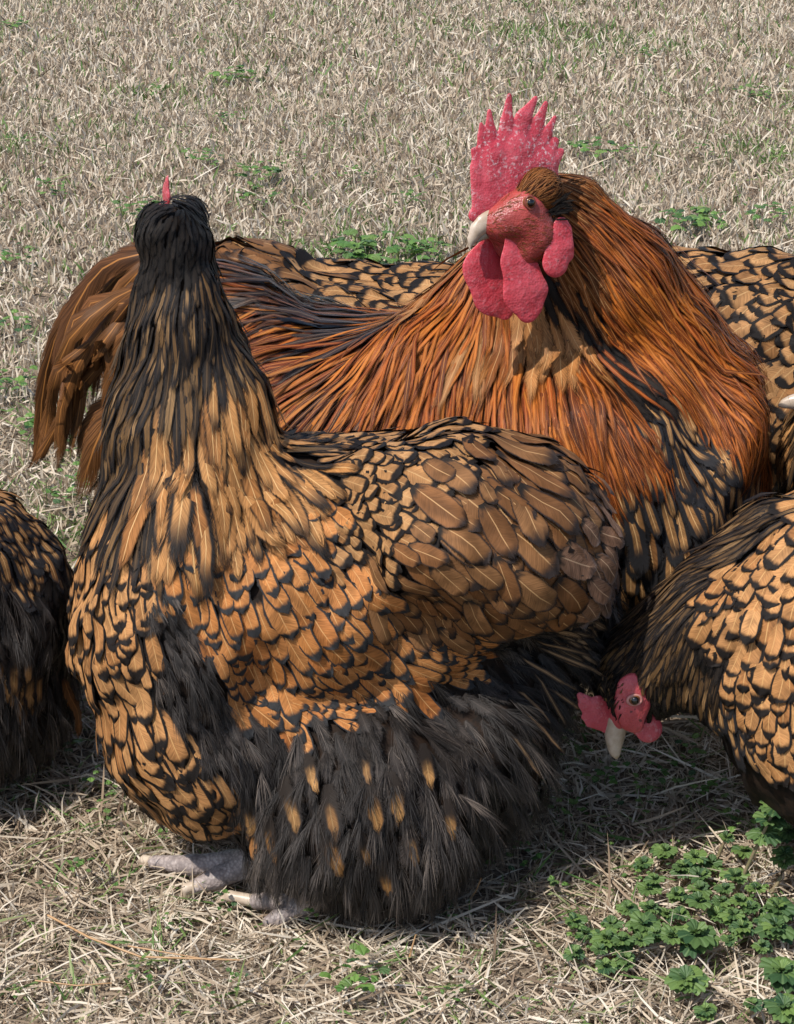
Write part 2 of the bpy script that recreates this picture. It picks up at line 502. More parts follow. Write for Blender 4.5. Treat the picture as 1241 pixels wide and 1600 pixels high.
def fluff_plume(p, n, d, L, W, rs, out, nb=44, lift=.75):
    """soft down: thin curved barbs fanning from a hidden shaft, all of one plume leaning alike"""
    n = np.asarray(n); d = np.asarray(d)
    s = np.cross(d, n)
    k = nb
    t = rs.uniform(0, .9, k)
    sgn = rs.choice((-1.0, 1.0), k)
    pl_up = rs.uniform(.08, .40) * (1 if rs.random() < .85 else 1.8)
    bend = rs.normal(0, .30)
    base = p + d * (t * L * .7)[:, None] + n * (.001 + pl_up * .55 * L * t)[:, None] + s * (bend * L * .4 * t * t)[:, None]
    ang = sgn * (rs.uniform(.15, .75, k) * (1.1 - .7 * t)) + bend * t
    up = pl_up + rs.normal(0, .10, k)
    dr = d * np.cos(ang)[:, None] + s * np.sin(ang)[:, None] + n * up[:, None]
    dr /= np.linalg.norm(dr, axis=1)[:, None]
    ln = L * rs.uniform(.40, .75, k)
    crv = (d * .8)[None, :] - s[None, :] * (np.sin(ang) * .5)[:, None] + np.array((0, 0, -.25)) + rs.normal(0, .16, 3)[None] + rs.normal(0, .14, (k, 3))
    wv = np.cross(dr, n + rs.normal(0, .4, (k, 3)))
    wv /= np.linalg.norm(wv, axis=1)[:, None] + 1e-9
    hw = rs.uniform(.00009, .00019, k)
    tone = np.clip(rs.beta(1.6, 2.2) + rs.normal(0, .13, k), 0, .98)
    rows = []
    tn = []
    for f, q, g in ((0, 1., -.2), (.35, .9, 0), (.7, .65, .08), (1., .15, .2)):
        c = base + dr * (ln * f)[:, None] + crv * (ln * f * f * .5)[:, None]
        rows.append(c - wv * (hw * q)[:, None]); rows.append(c + wv * (hw * q)[:, None])
        tn += [np.clip(tone + g, 0, .99)] * 2
    V = np.stack(rows, 1).reshape(-1, 3)
    out.append((V, np.stack(tn, 1).ravel()))

def join_fluff(out):
    V = np.concatenate([o[0] for o in out]); T = np.concatenate([o[1] for o in out])
    nb = len(V) // 8
    q = np.array([(0, 1, 3, 2), (2, 3, 5, 4), (4, 5, 7, 6)])
    Fc = (q[None] + (np.arange(nb) * 8)[:, None, None]).reshape(-1, 4)
    return V, Fc, T

# ------------------------------------------------------------------ birds
ALLBODY = []       # (V, F) of every body, for visibility tests

class Bird:
    def __init__(s, name, base, label, cat, group=None):
        s.root = empty(name, base, label, cat, group)
        s.base = np.array(base, float)
        s.plume = Plume(); s.fluff = []
    def mesh(s, name, V, Fc, mat, parent=None, kind=None, smooth=True, **kw):
        me = make_mesh(name, V - s.base, Fc, smooth, **kw)
        o = link(name, me, mat, parent or s.root)
        if kind: o['kind'] = kind
        return o
    def body(s, prims, mat, h=.006, k=.035):
        rb = np.random.default_rng(5)
        f = rb.normal(0, 1, (4, 3)); ph = rb.uniform(0, 6, 4)
        def bump(P):
            return sum(.0022 * np.sin((P @ (ff * 48)) + p_) + .0009 * np.sin((P @ (ff[::-1] * 120)) + p_ * 2) for ff, p_ in zip(f, ph))
        V, Fc = surface(prims, h, k, bump)
        s.V, s.F = V, Fc
        s.bvh = BVHTree.FromPolygons([tuple(v) for v in V], [tuple(int(i) for i in q) for q in Fc])
        ALLBODY.append((V, Fc))
        vn = np.zeros_like(V)
        fn = np.cross(V[Fc[:, 2]] - V[Fc[:, 0]], V[Fc[:, 3]] - V[Fc[:, 1]])
        for i in range(4): np.add.at(vn, Fc[:, i], fn)
        vn /= np.linalg.norm(vn, axis=1)[:, None] + 1e-12
        s.body_obj = s.mesh('body', V - vn * .0045, Fc, mat)
    def guides(s, gl):
        """guide: px, py, picture angle (0 right, 90 down), length px, aspect, style, lift"""
        G = []
        for g in gl:
            px, py, ang, Lp, asp, sty = g[:6]
            lift = g[6] if len(g) > 6 else .07
            d = ray(px, py); dn = unit(d)
            loc, n, _, dist = s.bvh.ray_cast(Vector(CP), Vector(dn))
            if loc is None:
                p = CP + dn * np.linalg.norm(s.V.mean(0) - CP)
                loc, n, _, _ = s.bvh.find_nearest(Vector(p))
            loc = np.array(loc); n = np.array(n)
            a = math.radians(ang)
            e = RIGHT * math.cos(a) - UP * math.sin(a)
            den = dn @ n
            if den > -.25:
                t = e - n * (e @ n)
            else:
                t = e - dn * (e @ n) / den
            G.append((loc, unit(t), Lp * mpp(loc), asp, sty, lift))
        s.G = G
    def extra(s, p, dirv, L, asp, sty, lift=.07):
        """a guide given in world space (unseen sides)"""
        loc, n, _, _ = s.bvh.find_nearest(Vector(p))
        s.G.append((np.array(loc), unit(dirv), L, asp, sty, lift))
    def sample(s, ncand=30000, seed=1, cull=None):
        rs = np.random.default_rng(seed)
        V, Fc = s.V, s.F
        a = V[Fc[:, 0]]; b = V[Fc[:, 1]]; c = V[Fc[:, 2]]; dd = V[Fc[:, 3]]
        nn = np.cross(c - a, dd - b)
        area = np.linalg.norm(nn, axis=1)
        cen = (a + c) * .5
        qx = cen - CP
        dx = CX + F * (qx @ RIGHT) / (qx @ FWD)
        area_w = area * np.where((dx > -70) & (dx < 1311), 1.0, .30)
        fi = rs.choice(len(Fc), ncand, p=area_w / area_w.sum())
        u, v = rs.random(ncand)[:, None], rs.random(ncand)[:, None]
        P = (a[fi] * (1 - u) + b[fi] * u) * (1 - v) + (dd[fi] * (1 - u) + c[fi] * u) * v
        Nn = nn[fi] / (area[fi][:, None] + 1e-12)
        # orient outwards
        GL = np.array([g[0] for g in s.G]); GD = np.array([g[1] for g in s.G])
        GLen = np.array([g[2] for g in s.G]); GA = np.array([g[3] for g in s.G]); Gl = np.array([g[5] for g in s.G])
        sty = [g[4] for g in s.G]
        D2 = ((P[:, None, :] - GL[None]) ** 2).sum(-1)
        jit = np.exp(rs.normal(0, .16, D2.shape))
        near = np.argmin(D2 * jit, 1)
        W = 1.0 / (D2 + 2e-5) ** 2
        W /= W.sum(1)[:, None]
        dirs = W @ GD
        dirs += rs.normal(0, .07, dirs.shape)
        dirs -= Nn * (dirs * Nn).sum(1)[:, None]
        dirs /= np.linalg.norm(dirs, axis=1)[:, None] + 1e-9
        # length and aspect follow the guide of the same style
        same = np.array([[1.0 if x == y else .02 for y in sty] for x in sty])
        W2 = W * same[near]
        W2 /= W2.sum(1)[:, None]
        Ls = W2 @ GLen; As = W2 @ GA; Lf = W2 @ Gl
        Ls = Ls * rs.uniform(.80, 1.25, ncand)
        kL = np.array([1.0 if x in ('fl', 'none') else (1.55 if STYLE_SHAPE[x] == 'L' else 1.25) for x in sty])
        kA = np.array([1.0 if x in ('fl', 'none') else .85 if x in ('hg', 'sp', 'rp', 'pl') else .43 if x in ('rh', 'rd', 'sd') else (.72 if STYLE_SHAPE[x] == 'L' else .90) for x in sty])
        Ls = Ls * kL[near]; As = As * kA[near] * rs.uniform(.85, 1.2, ncand)
        cell = .02
        hashd = {}
        Pl, Dl, Ll, Al = P.tolist(), dirs.tolist(), Ls.tolist(), As.tolist()
        Pn, Dn = P, dirs
        for i in range(ncand):
            st = sty[near[i]]
            if st == 'none': continue
            p = Pl[i]
            L = Ll[i]; Wd = L * Al[i]
            if st == 'fl': sl, sc = .34 * L, .55 * Wd
            else:
                q = SPACING[STYLE_SHAPE[st]]; sl, sc = q[0] * L, q[1] * Wd
            key = (int(p[0] / cell), int(p[1] / cell), int(p[2] / cell))
            bad = False
            d = Dl[i]
            for x in (-1, 0, 1):
                for y in (-1, 0, 1):
                    for z in (-1, 0, 1):
                        for (q0, isl, isc) in hashd.get((key[0] + x, key[1] + y, key[2] + z), ()):
                            e0 = p[0] - q0[0]; e1 = p[1] - q0[1]; e2 = p[2] - q0[2]
                            al = e0 * d[0] + e1 * d[1] + e2 * d[2]
                            cr2 = e0 * e0 + e1 * e1 + e2 * e2 - al * al
                            l_, c_ = .5 * (sl + isl), .5 * (sc + isc)
                            if (al / l_) ** 2 + cr2 / (c_ * c_) < 1:
                                bad = True; break
                        if bad: break
                    if bad: break
                if bad: break
            if bad: continue
            hashd.setdefault(key, []).append((p, sl, sc))
            p = Pn[i]; d = Dn[i]
            if cull is not None and cull(p): continue
            if st == 'fl':
                fluff_plume(p, Nn[i], d, L, Wd, rs, s.fluff)
                if rs.random() < .75:
                    Vf, uv, sh = surf_feather(s.bvh, p, Nn[i], d, L * 1.35, L * .62, 'dk', .09 * rs.uniform(.5, 1.6), base=.001, rs=rs)
                    s.plume.add('dk', Vf, uv, sh, 0, p)
            else:
                Vf, uv, sh = surf_feather(s.bvh, p, Nn[i], d, L, Wd, st, Lf[i] * rs.uniform(.7, 1.35) * (2.4 if rs.random() < .05 else 1.0), base=-.0003, rs=rs)
                s.plume.add(st, Vf, uv, sh, None, p)
    def hero(s, sty, x0, y0, x1, y1, wpx, lift=.07, base=.003, curl=0.0, name=None):
        dn = unit(ray(x0, y0))
        loc, n, _, _ = s.bvh.ray_cast(Vector(CP), Vector(dn))
        if loc is None:
            p = CP + dn * np.linalg.norm(s.V.mean(0) - CP)
            loc, n, _, _ = s.bvh.find_nearest(Vector(p))
        loc = np.array(loc); n = np.array(n)
        e = RIGHT * (x1 - x0) - UP * (y1 - y0)
        den = dn @ n
        t = e - (dn * (e @ n) / den if den < -.35 else n * (e @ n))
        L = np.linalg.norm(e) * mpp(loc) * 1.05
        Vf, uv, sh = surf_feather(s.bvh, loc, n, unit(t), L, wpx * mpp(loc), sty, lift, base, curl=curl)
        s.plume.add(sty, Vf, uv, sh, 1e9, loc)
    def sickle(s, sty, pts, wpx, wob=.0):
        """free feather along a list of (px, py, Y)"""
        P = np.array([PX(*p) for p in pts])
        t = np.linspace(0, 1, len(P))
        # Catmull-Rom through the points
        tt = np.linspace(0, 1, 13)
        Q = []
        for x in tt:
            f = x * (len(P) - 1); i = min(int(f), len(P) - 2); u = f - i
            p0 = P[max(i - 1, 0)]; p1 = P[i]; p2 = P[i + 1]; p3 = P[min(i + 2, len(P) - 1)]
            Q.append(.5 * ((2 * p1) + (-p0 + p2) * u + (2 * p0 - 5 * p1 + 4 * p2 - p3) * u * u + (-p0 + 3 * p1 - 3 * p2 + p3) * u ** 3))
        Q = np.array(Q)
        nr = np.repeat(unit(np.array((RNG.normal(0, .25), -1.0, .55 + RNG.normal(0, .2))))[None], 13, 0)
        Vf, uv, sh = feather_geo(sty, Q, nr, wpx * mpp(Q[6]), cup=.35, shape='S', rs=RNG)
        s.plume.add(sty, Vf, uv, sh, 1e9, Q[0])
    def finish(s, world_bvh, limit=300):
        its = []
        for st, V, uv, sh, sc, root, rnd in s.plume.items:
            if sc is None:
                m = V[int(len(V) * .62)]
                x, y = to_px(m)
                sc = 0
                if -20 < x < 1261 and -20 < y < 1620:
                    dn = Vector(m - CP); dist = dn.length
                    hit = world_bvh.ray_cast(Vector(CP), dn.normalized())
                    if hit[0] is None or hit[3] > dist - .012:
                        q = np.array([to_px(v) for v in (V[0], V[-1], V[len(V) // 2 - 2], V[len(V) // 2 + 2])])
                        ln = q[1] - q[0]; wd = q[3] - q[2]
                        sc = abs(ln[0] * wd[1] - ln[1] * wd[0]) + 30
            its.append((sc, st, V, uv, sh, root, rnd))
        its.sort(key=lambda t: -t[0])
        rest = {}
        for i, (sc, st, V, uv, sh, root, rnd) in enumerate(its):
            if i < limit and sc > 40:
                me = make_mesh(STYLE_NAME[st], V - root, GRID[sh], True, uv, {'rnd': np.full(len(V), rnd)})
                link(STYLE_NAME[st], me, M[st], s.root, root - s.base)
            else:
                rest.setdefault(st, []).append((V, uv, sh, rnd))
        for st, L in rest.items():
            o = 0; Vs = []; Us = []; Fs = []; Rs = []
            for V, uv, sh, rnd in L:
                Vs.append(V); Us.append(uv); Fs.append(GRID[sh] + o); Rs.append(np.full(len(V), rnd)); o += len(V)
            nm = {'hackle_feather': 'hackle_plumage', 'breast_feather': 'breast_plumage', 'flank_feather': 'flank_plumage',
                  'back_feather': 'back_plumage', 'wing_feather': 'wing_plumage', 'head_feather': 'head_plumage',
                  'thigh_feather': 'thigh_plumage', 'throat_feather': 'throat_plumage', 'saddle_feather': 'saddle_plumage',
                  'tail_feather': 'tail_plumage'}[STYLE_NAME[st]]
            s.mesh(nm, np.concatenate(Vs), np.concatenate(Fs), M[st], kind='stuff', uv=np.concatenate(Us), attrs={'rnd': np.concatenate(Rs)})
        if s.fluff:
            V, Fc, T = join_fluff(s.fluff)
            s.mesh('fluff', V, Fc, M['fluff'], kind='stuff', attrs={'rnd': T})

def frame(f, u):
    f = unit(f); u = unit(np.asarray(u, float) - f * np.dot(u, f)); sd_ = np.cross(f, u)
    return f, u, sd_

def local_surface(prims2, H, fr, h, k, squash, off=0.0):
    """prims2: cones ((f,u,s), (f,u,s), r0, r1) in head space (metres); thickness along s divided by squash"""
    pr = []
    for a, b, r0, r1 in prims2:
        a = np.array(a, float); b = np.array(b, float)
        a[2] *= squash; b[2] *= squash
        pr.append(('c', a, b, r0, r1))
    V, Fc = surface(pr, h, k)
    V = V.copy(); V[:, 2] = V[:, 2] / squash + off
    f, u, sd_ = fr
    W = H + V[:, :1] * f + V[:, 1:2] * u + V[:, 2:3] * sd_
    return W, (Fc if np.linalg.det(np.array(fr)) > 0 else Fc[:, ::-1])

def ball(c, r, scale=(1, 1, 1), R=None, n=10):
    V = []; Fc = []
    for i in range(n + 1):
        th = math.pi * i / n
        for j in range(2 * n):
            ph = math.pi * j / n
            V.append((math.sin(th) * math.cos(ph) * scale[0], math.sin(th) * math.sin(ph) * scale[1], math.cos(th) * scale[2]))
    V = np.array(V) * r
    if R is not None: V = V @ R
    for i in range(n):
        for j in range(2 * n):
            Fc.append((i * 2 * n + j, (i + 1) * 2 * n + j, (i + 1) * 2 * n + (j + 1) % (2 * n), i * 2 * n + (j + 1) % (2 * n)))
    return V + c, np.array(Fc)

def ring(c, n, r, rr, squash=1.0, ax=None, seg=20, m=8):
    n = unit(n)
    a = unit(np.cross(n, ax if ax is not None else (0.1, .2, 1.0))); b = np.cross(n, a)
    V = []; Fc = []
    for i in range(seg):
        t = 2 * math.pi * i / seg
        o = a * math.cos(t) + b * math.sin(t) * squash
        for j in range(m):
            p = 2 * math.pi * j / m
            V.append(c + o * (r + rr * math.cos(p)) + n * rr * math.sin(p))
    for i in range(seg):
        for j in range(m):
            Fc.append((i * m + j, ((i + 1) % seg) * m + j, ((i + 1) % seg) * m + (j + 1) % m, i * m + (j + 1) % m))
    return np.array(V), np.array(Fc)

def eye_parts(b, c, n, r, ax, lid='lid'):
    V, Fc = ball(c, r, n=10)
    eye = b.mesh('eye', V, Fc, M['iris'])
    V, Fc = ball(c + n * r * .50, r * .66, n=8)
    b.mesh('pupil', V, Fc, M['pupil'], parent=eye)
    V, Fc = ring(c + n * r * .50, n, r * 1.0, r * .22, .74, ax)
    b.mesh('eyelid', V, Fc, M[lid], parent=eye)

def hen_head(b, H, fr, sc=1.0, wattles=True, foff=34):
    """face, comb, beak, wattles, lobes and eyes in head space; u = towards the crown"""
    q = lambda f, u, s=0.0: (f * .000465 * sc, u * .000465 * sc, s * .000465 * sc)
    z = .000465 * sc
    def part(name, pr, h, k, squash, mat, off=0.0):
        V, Fc = local_surface([(q(*a), q(*c), r0 * z, r1 * z) for a, c, r0, r1 in pr], H, fr, h, k, squash, off * z)
        return b.mesh(name, V, Fc, M[mat])
    part('muzzle', [((22, 4, 0), (58, 11, 0), 22, 13)], .0014, .006, 1.0, 'face_h')
    part('comb', [((4, 74), (14, 66), 5, 9), ((14, 64), (40, 46), 9, 15), ((30, 58), (22, 70), 9, 4), ((40, 46), (60, 26), 15, 9),
                  ((44, 56), (40, 66), 8, 3.5), ((54, 42), (54, 56), 7, 3), ((20, 44), (58, 20), 14, 8)], .0013, .003, 3.2, 'comb_h')
    part('beak', [((50, 11, 0), (66, 12, 0), 16, 14.2), ((66, 12, 0), (80, 12, 0), 14.2, 11.6), ((80, 12, 0), (92, 11, 0), 11.6, 8.4), ((92, 11, 0), (102, 9, 0), 8.4, 5), ((102, 9, 0), (111, 6, 0), 5, 1.4)], .0009, .005, 1.25, 'beak')
    part('lower_beak', [((56, 0, 0), (80, 3, 0), 9, 6), ((80, 3, 0), (96, 5, 0), 6, 2)], .0009, .002, 1.0, 'beak_low')
    for sgn in (1, -1):
        part('face', [((-14, 1), (12, 0), 27, 27), ((8, 0), (34, 2), 25, 18), ((30, -2), (46, -10), 14, 10)], .0012, .006, 2.4, 'face_h', foff * sgn)
        if wattles: part('wattle', [((42, -14), (54, -34), 8, 20), ((54, -34), (62, -40), 20, 21)], .0012, .004, 3.6, 'comb_h', 11 * sgn)
        part('ear_lobe', [((-34, -36), (2, -45), 5, 6)], .0010, .002, 1.6, 'comb_h', (foff + 7) * sgn)
        n = fr[2] * sgn
        c = H + fr[0] * (-2 * z) + fr[1] * (2 * z) + n * ((foff + 7) * z)
        eye_parts(b, c, n, 11.0 * z, fr[0], 'lid_h')

def foot(b, ankle, heading, sc=1.0, knee=None):
    """scaly shank with three front toes and a hind toe standing on the ground at ankle (x, y, 0)"""
    h = unit((heading[0], heading[1], 0)); sd_ = np.array((-h[1], h[0], 0))
    A = np.array((ankle[0], ankle[1], .018 * sc))
    K = np.asarray(knee) if knee is not None else A + np.array((0, 0, .09)) - h * .01
    pr = [('c', K, A, .0085 * sc, .0075 * sc)]
    claws = []
    for ang, ln in ((0, .072), (-32, .058), (34, .058), (176, .028)):
        a = math.radians(ang)
        d = h * math.cos(a) + sd_ * math.sin(a)
        p1 = A + d * ln * .45 * sc; p1[2] = .0135 * sc
        p2 = A + d * ln * sc; p2[2] = .0075 * sc
        pr += [('c', A, p1, .0072 * sc, .0062 * sc), ('c', p1, p2, .0062 * sc, .0048 * sc)]
        claws.append((p2, d))
    V, Fc = surface(pr, .0016, .004)
    leg = b.mesh('leg', V, Fc, M['leg'])
    for p2, d in claws:
        e = p2 + d * .011 * sc; m = p2 + d * .007 * sc
        e[2] = .0015; m[2] = .008
        V, Fc = surface([('c', p2, m, .0036, .0030), ('c', m, e, .0030, .0010)], .0009, .001)
        b.mesh('claw', V, Fc, M['claw'], parent=leg)

def E(px, py, Y, rx, rz, ry, roll=None):
    p = PX(px, py, Y); s_ = mpp(p)
    return ('e', p, (rx * s_, ry, rz * s_), rot_roll(roll) if roll else None)

def Cn(p0, p1):
    a = PX(*p0[:3]); b_ = PX(*p1[:3])
    return ('c', a, b_, p0[3] * mpp(a), p1[3] * mpp(b_))

# ================================================================== GROUND
def ground():
    N = NT('soil_thatch')
    p = N.n('ShaderNodeTexCoord').outputs['Object']
    n1 = N.noise(p, 60, 6, .7); n2 = N.noise(p, 4, 3, .6); n3 = N.noise(p, 350, 2, .6)
    col = N.mix(N.ss(n1, .3, .7), (.095, .07, .05), (.27, .21, .15))
    col = N.mix(N.ss(n3, .5, .75, 0, .75), col, (.46, .38, .28))
    col = N.mix(N.ss(n2, .50, .70, 0, .45), col, (.10, .10, .045))
    N.bump(n1, .8, .01)
    mat = N.fin(col, .9, .15)
    # fine near patch inside one large sheet
    xs = np.unique(np.concatenate([np.linspace(-120, -4, 12), np.linspace(-4, 4, 90), np.linspace(4, 120, 12)]))
    ys = np.unique(np.concatenate([np.linspace(-30, -.5, 8), np.linspace(-.5, 9, 110), np.linspace(9, 260, 20)]))
    X, Y = np.meshgrid(xs, ys, indexing='ij')
    Z = gz(X, Y)
    V = np.stack([X, Y, Z], -1).reshape(-1, 3)
    nx, ny = len(xs), len(ys)
    i = np.arange(nx - 1)[:, None] * ny + np.arange(ny - 1)[None]
    Fc = np.stack([i, i + ny, i + ny + 1, i + 1], -1).reshape(-1, 4)
    o = link('ground', make_mesh('ground', V, Fc), mat)
    tag(o, 'bare brown soil and thatch under the dry grass', 'ground', kind='structure')

def gz(x, y):
    return .004 * np.sin(x * 5.1 + 1.3) * np.sin(y * 4.3 + .4) + .003 * np.sin(x * 11 + y * 7) - .006

def green_field(x, y):
    return (np.sin(x * 3.1 + 1.0 + np.sin(y * 2.3)) * np.sin(y * 2.7 + .6) + .6 * np.sin(x * 7.3 + y * 4.1) * np.sin(y * 6.1 - x * 2.0)
            + .35 * np.sin(x * 17 + 2) * np.sin(y * 15 + x * 5))

def grass():
    rs = np.random.default_rng(3)
    specs = []
    # distance bands: (y0, y1, blades per m2, length, width)
    for y0, y1, dens, ln, wd in ((.80, 1.25, 66000, .019, .0014), (1.25, 1.75, 54000, .018, .0016), (1.75, 2.7, 32000, .020, .0020),
                                 (2.7, 4.2, 21000, .023, .0027), (4.2, 7.0, 12000, .027, .0036)):
        half0 = y0 * .255 + .16; half1 = y1 * .255 + .16
        n = int(dens * (half0 + half1) * (y1 - y0))
        y = rs.uniform(y0, y1, n)
        x = rs.uniform(-1, 1, n) * (half0 + (half1 - half0) * (y - y0) / (y1 - y0))
        specs.append((x, y, np.full(n, ln), np.full(n, wd)))
        m = int(dens * .42 * 2 * .75 * (y1 - y0))          # the lawn goes on to both sides
        ym = rs.uniform(y0, y1, m)
        hm = half0 + (half1 - half0) * (ym - y0) / (y1 - y0)
        xm = (hm + rs.uniform(0, .75, m)) * rs.choice((-1, 1), m)
        specs.append((xm, ym, np.full(m, ln * 1.2), np.full(m, wd * 1.5)))
    x = np.concatenate([s[0] for s in specs]); y = np.concatenate([s[1] for s in specs])
    ln = np.concatenate([s[2] for s in specs]); wd = np.concatenate([s[3] for s in specs])
    n = len(x)
    # clumping
    x += .012 * np.sin(y * 90 + x * 40); y += .012 * np.sin(x * 80 - y * 33)
    az = rs.uniform(0, 2 * np.pi, n)
    lying = rs.random(n) < np.clip(.66 - .55 * (y - 1.25), .10, .66)
    lean = np.where(lying, rs.uniform(1.05, 1.56, n), np.abs(rs.normal(.34, .26, n)))
    L = ln * np.clip(rs.lognormal(0, .38, n), .35, 2.0) * np.where(lying, 1.15, .85)
    d = np.stack([np.cos(az) * np.sin(lean), np.sin(az) * np.sin(lean), np.cos(lean)], -1)
    z0 = gz(x, y) + np.where(lying, rs.uniform(0, .012, n), rs.uniform(0, .004, n))
    base = np.stack([x, y, z0], -1)
    curl = rs.normal(0, .5, (n, 3)) * np.clip(1.6 - .5 * y, .45, 1.1)[:, None]; curl[:, 2] = np.where(lying, rs.normal(-.05, .12, n), -np.abs(rs.normal(.1, .25, n)))
    side = np.cross(d, rs.normal(0, 1, (n, 3)) + np.array((0, -.6, 1.0)))
    side /= np.linalg.norm(side, axis=1)[:, None] + 1e-9
    hw = wd * .5 * rs.uniform(.6, 1.5, n)
    rows = []
    for f, q in ((0, .8), (.4, 1.0), (.75, .75)):
        c = base + d * (L * f)[:, None] + curl * (L * f * f)[:, None]
        rows += [c - side * (hw * q)[:, None], c + side * (hw * q)[:, None]]
    rows.append(base + d * L[:, None] + curl * L[:, None])
    V = np.stack(rows, 1).reshape(-1, 3)
    V[:, 2] = np.maximum(V[:, 2], gz(V[:, 0], V[:, 1]) + .001)
    g = green_field(x, y)
    tone = rs.beta(2.3, 1.8, n) * .80
    patch = np.sin(x * 9.1 + 2.2 * np.sin(y * 7.3)) * np.sin(y * 10.7 + 1.7 * np.sin(x * 6.1))
    tone = np.clip(tone - .16 * np.clip(patch, -.3, 1) * np.clip(2.2 - y, .35, 1), 0, .8)
    isg = rs.random(n) < np.clip((g - .10) * .38, .10, .45)
    tone = np.where(isg, rs.uniform(.88, 1.0, n), tone)
    # quads as two faces plus tip triangle: use triangles only
    tri = np.array([(0, 1, 3), (0, 3, 2), (2, 3, 5), (2, 5, 4), (4, 5, 6)])
    Fc = (tri[None] + (np.arange(n) * 7)[:, None, None]).reshape(-1, 3)
    mat = strand_mat('dry_grass_blades', [(0, (.13, .085, .055)), (.20, (.34, .25, .17)), (.46, (.55, .45, .33)), (.80, (.75, .67, .55)),
                                          (.86, (.46, .44, .26)), (.90, (.19, .25, .08)), (1.0, (.09, .18, .045))], .6, .25, .22)
    o = link('dry_grass', make_mesh('dry_grass', V, Fc, True, attrs={'rnd': np.repeat(tone, 7)}), mat)
    tag(o, 'dormant straw coloured lawn grass covering the ground', 'grass', kind='stuff')
    print('grass blades', n)

ground()
grass()

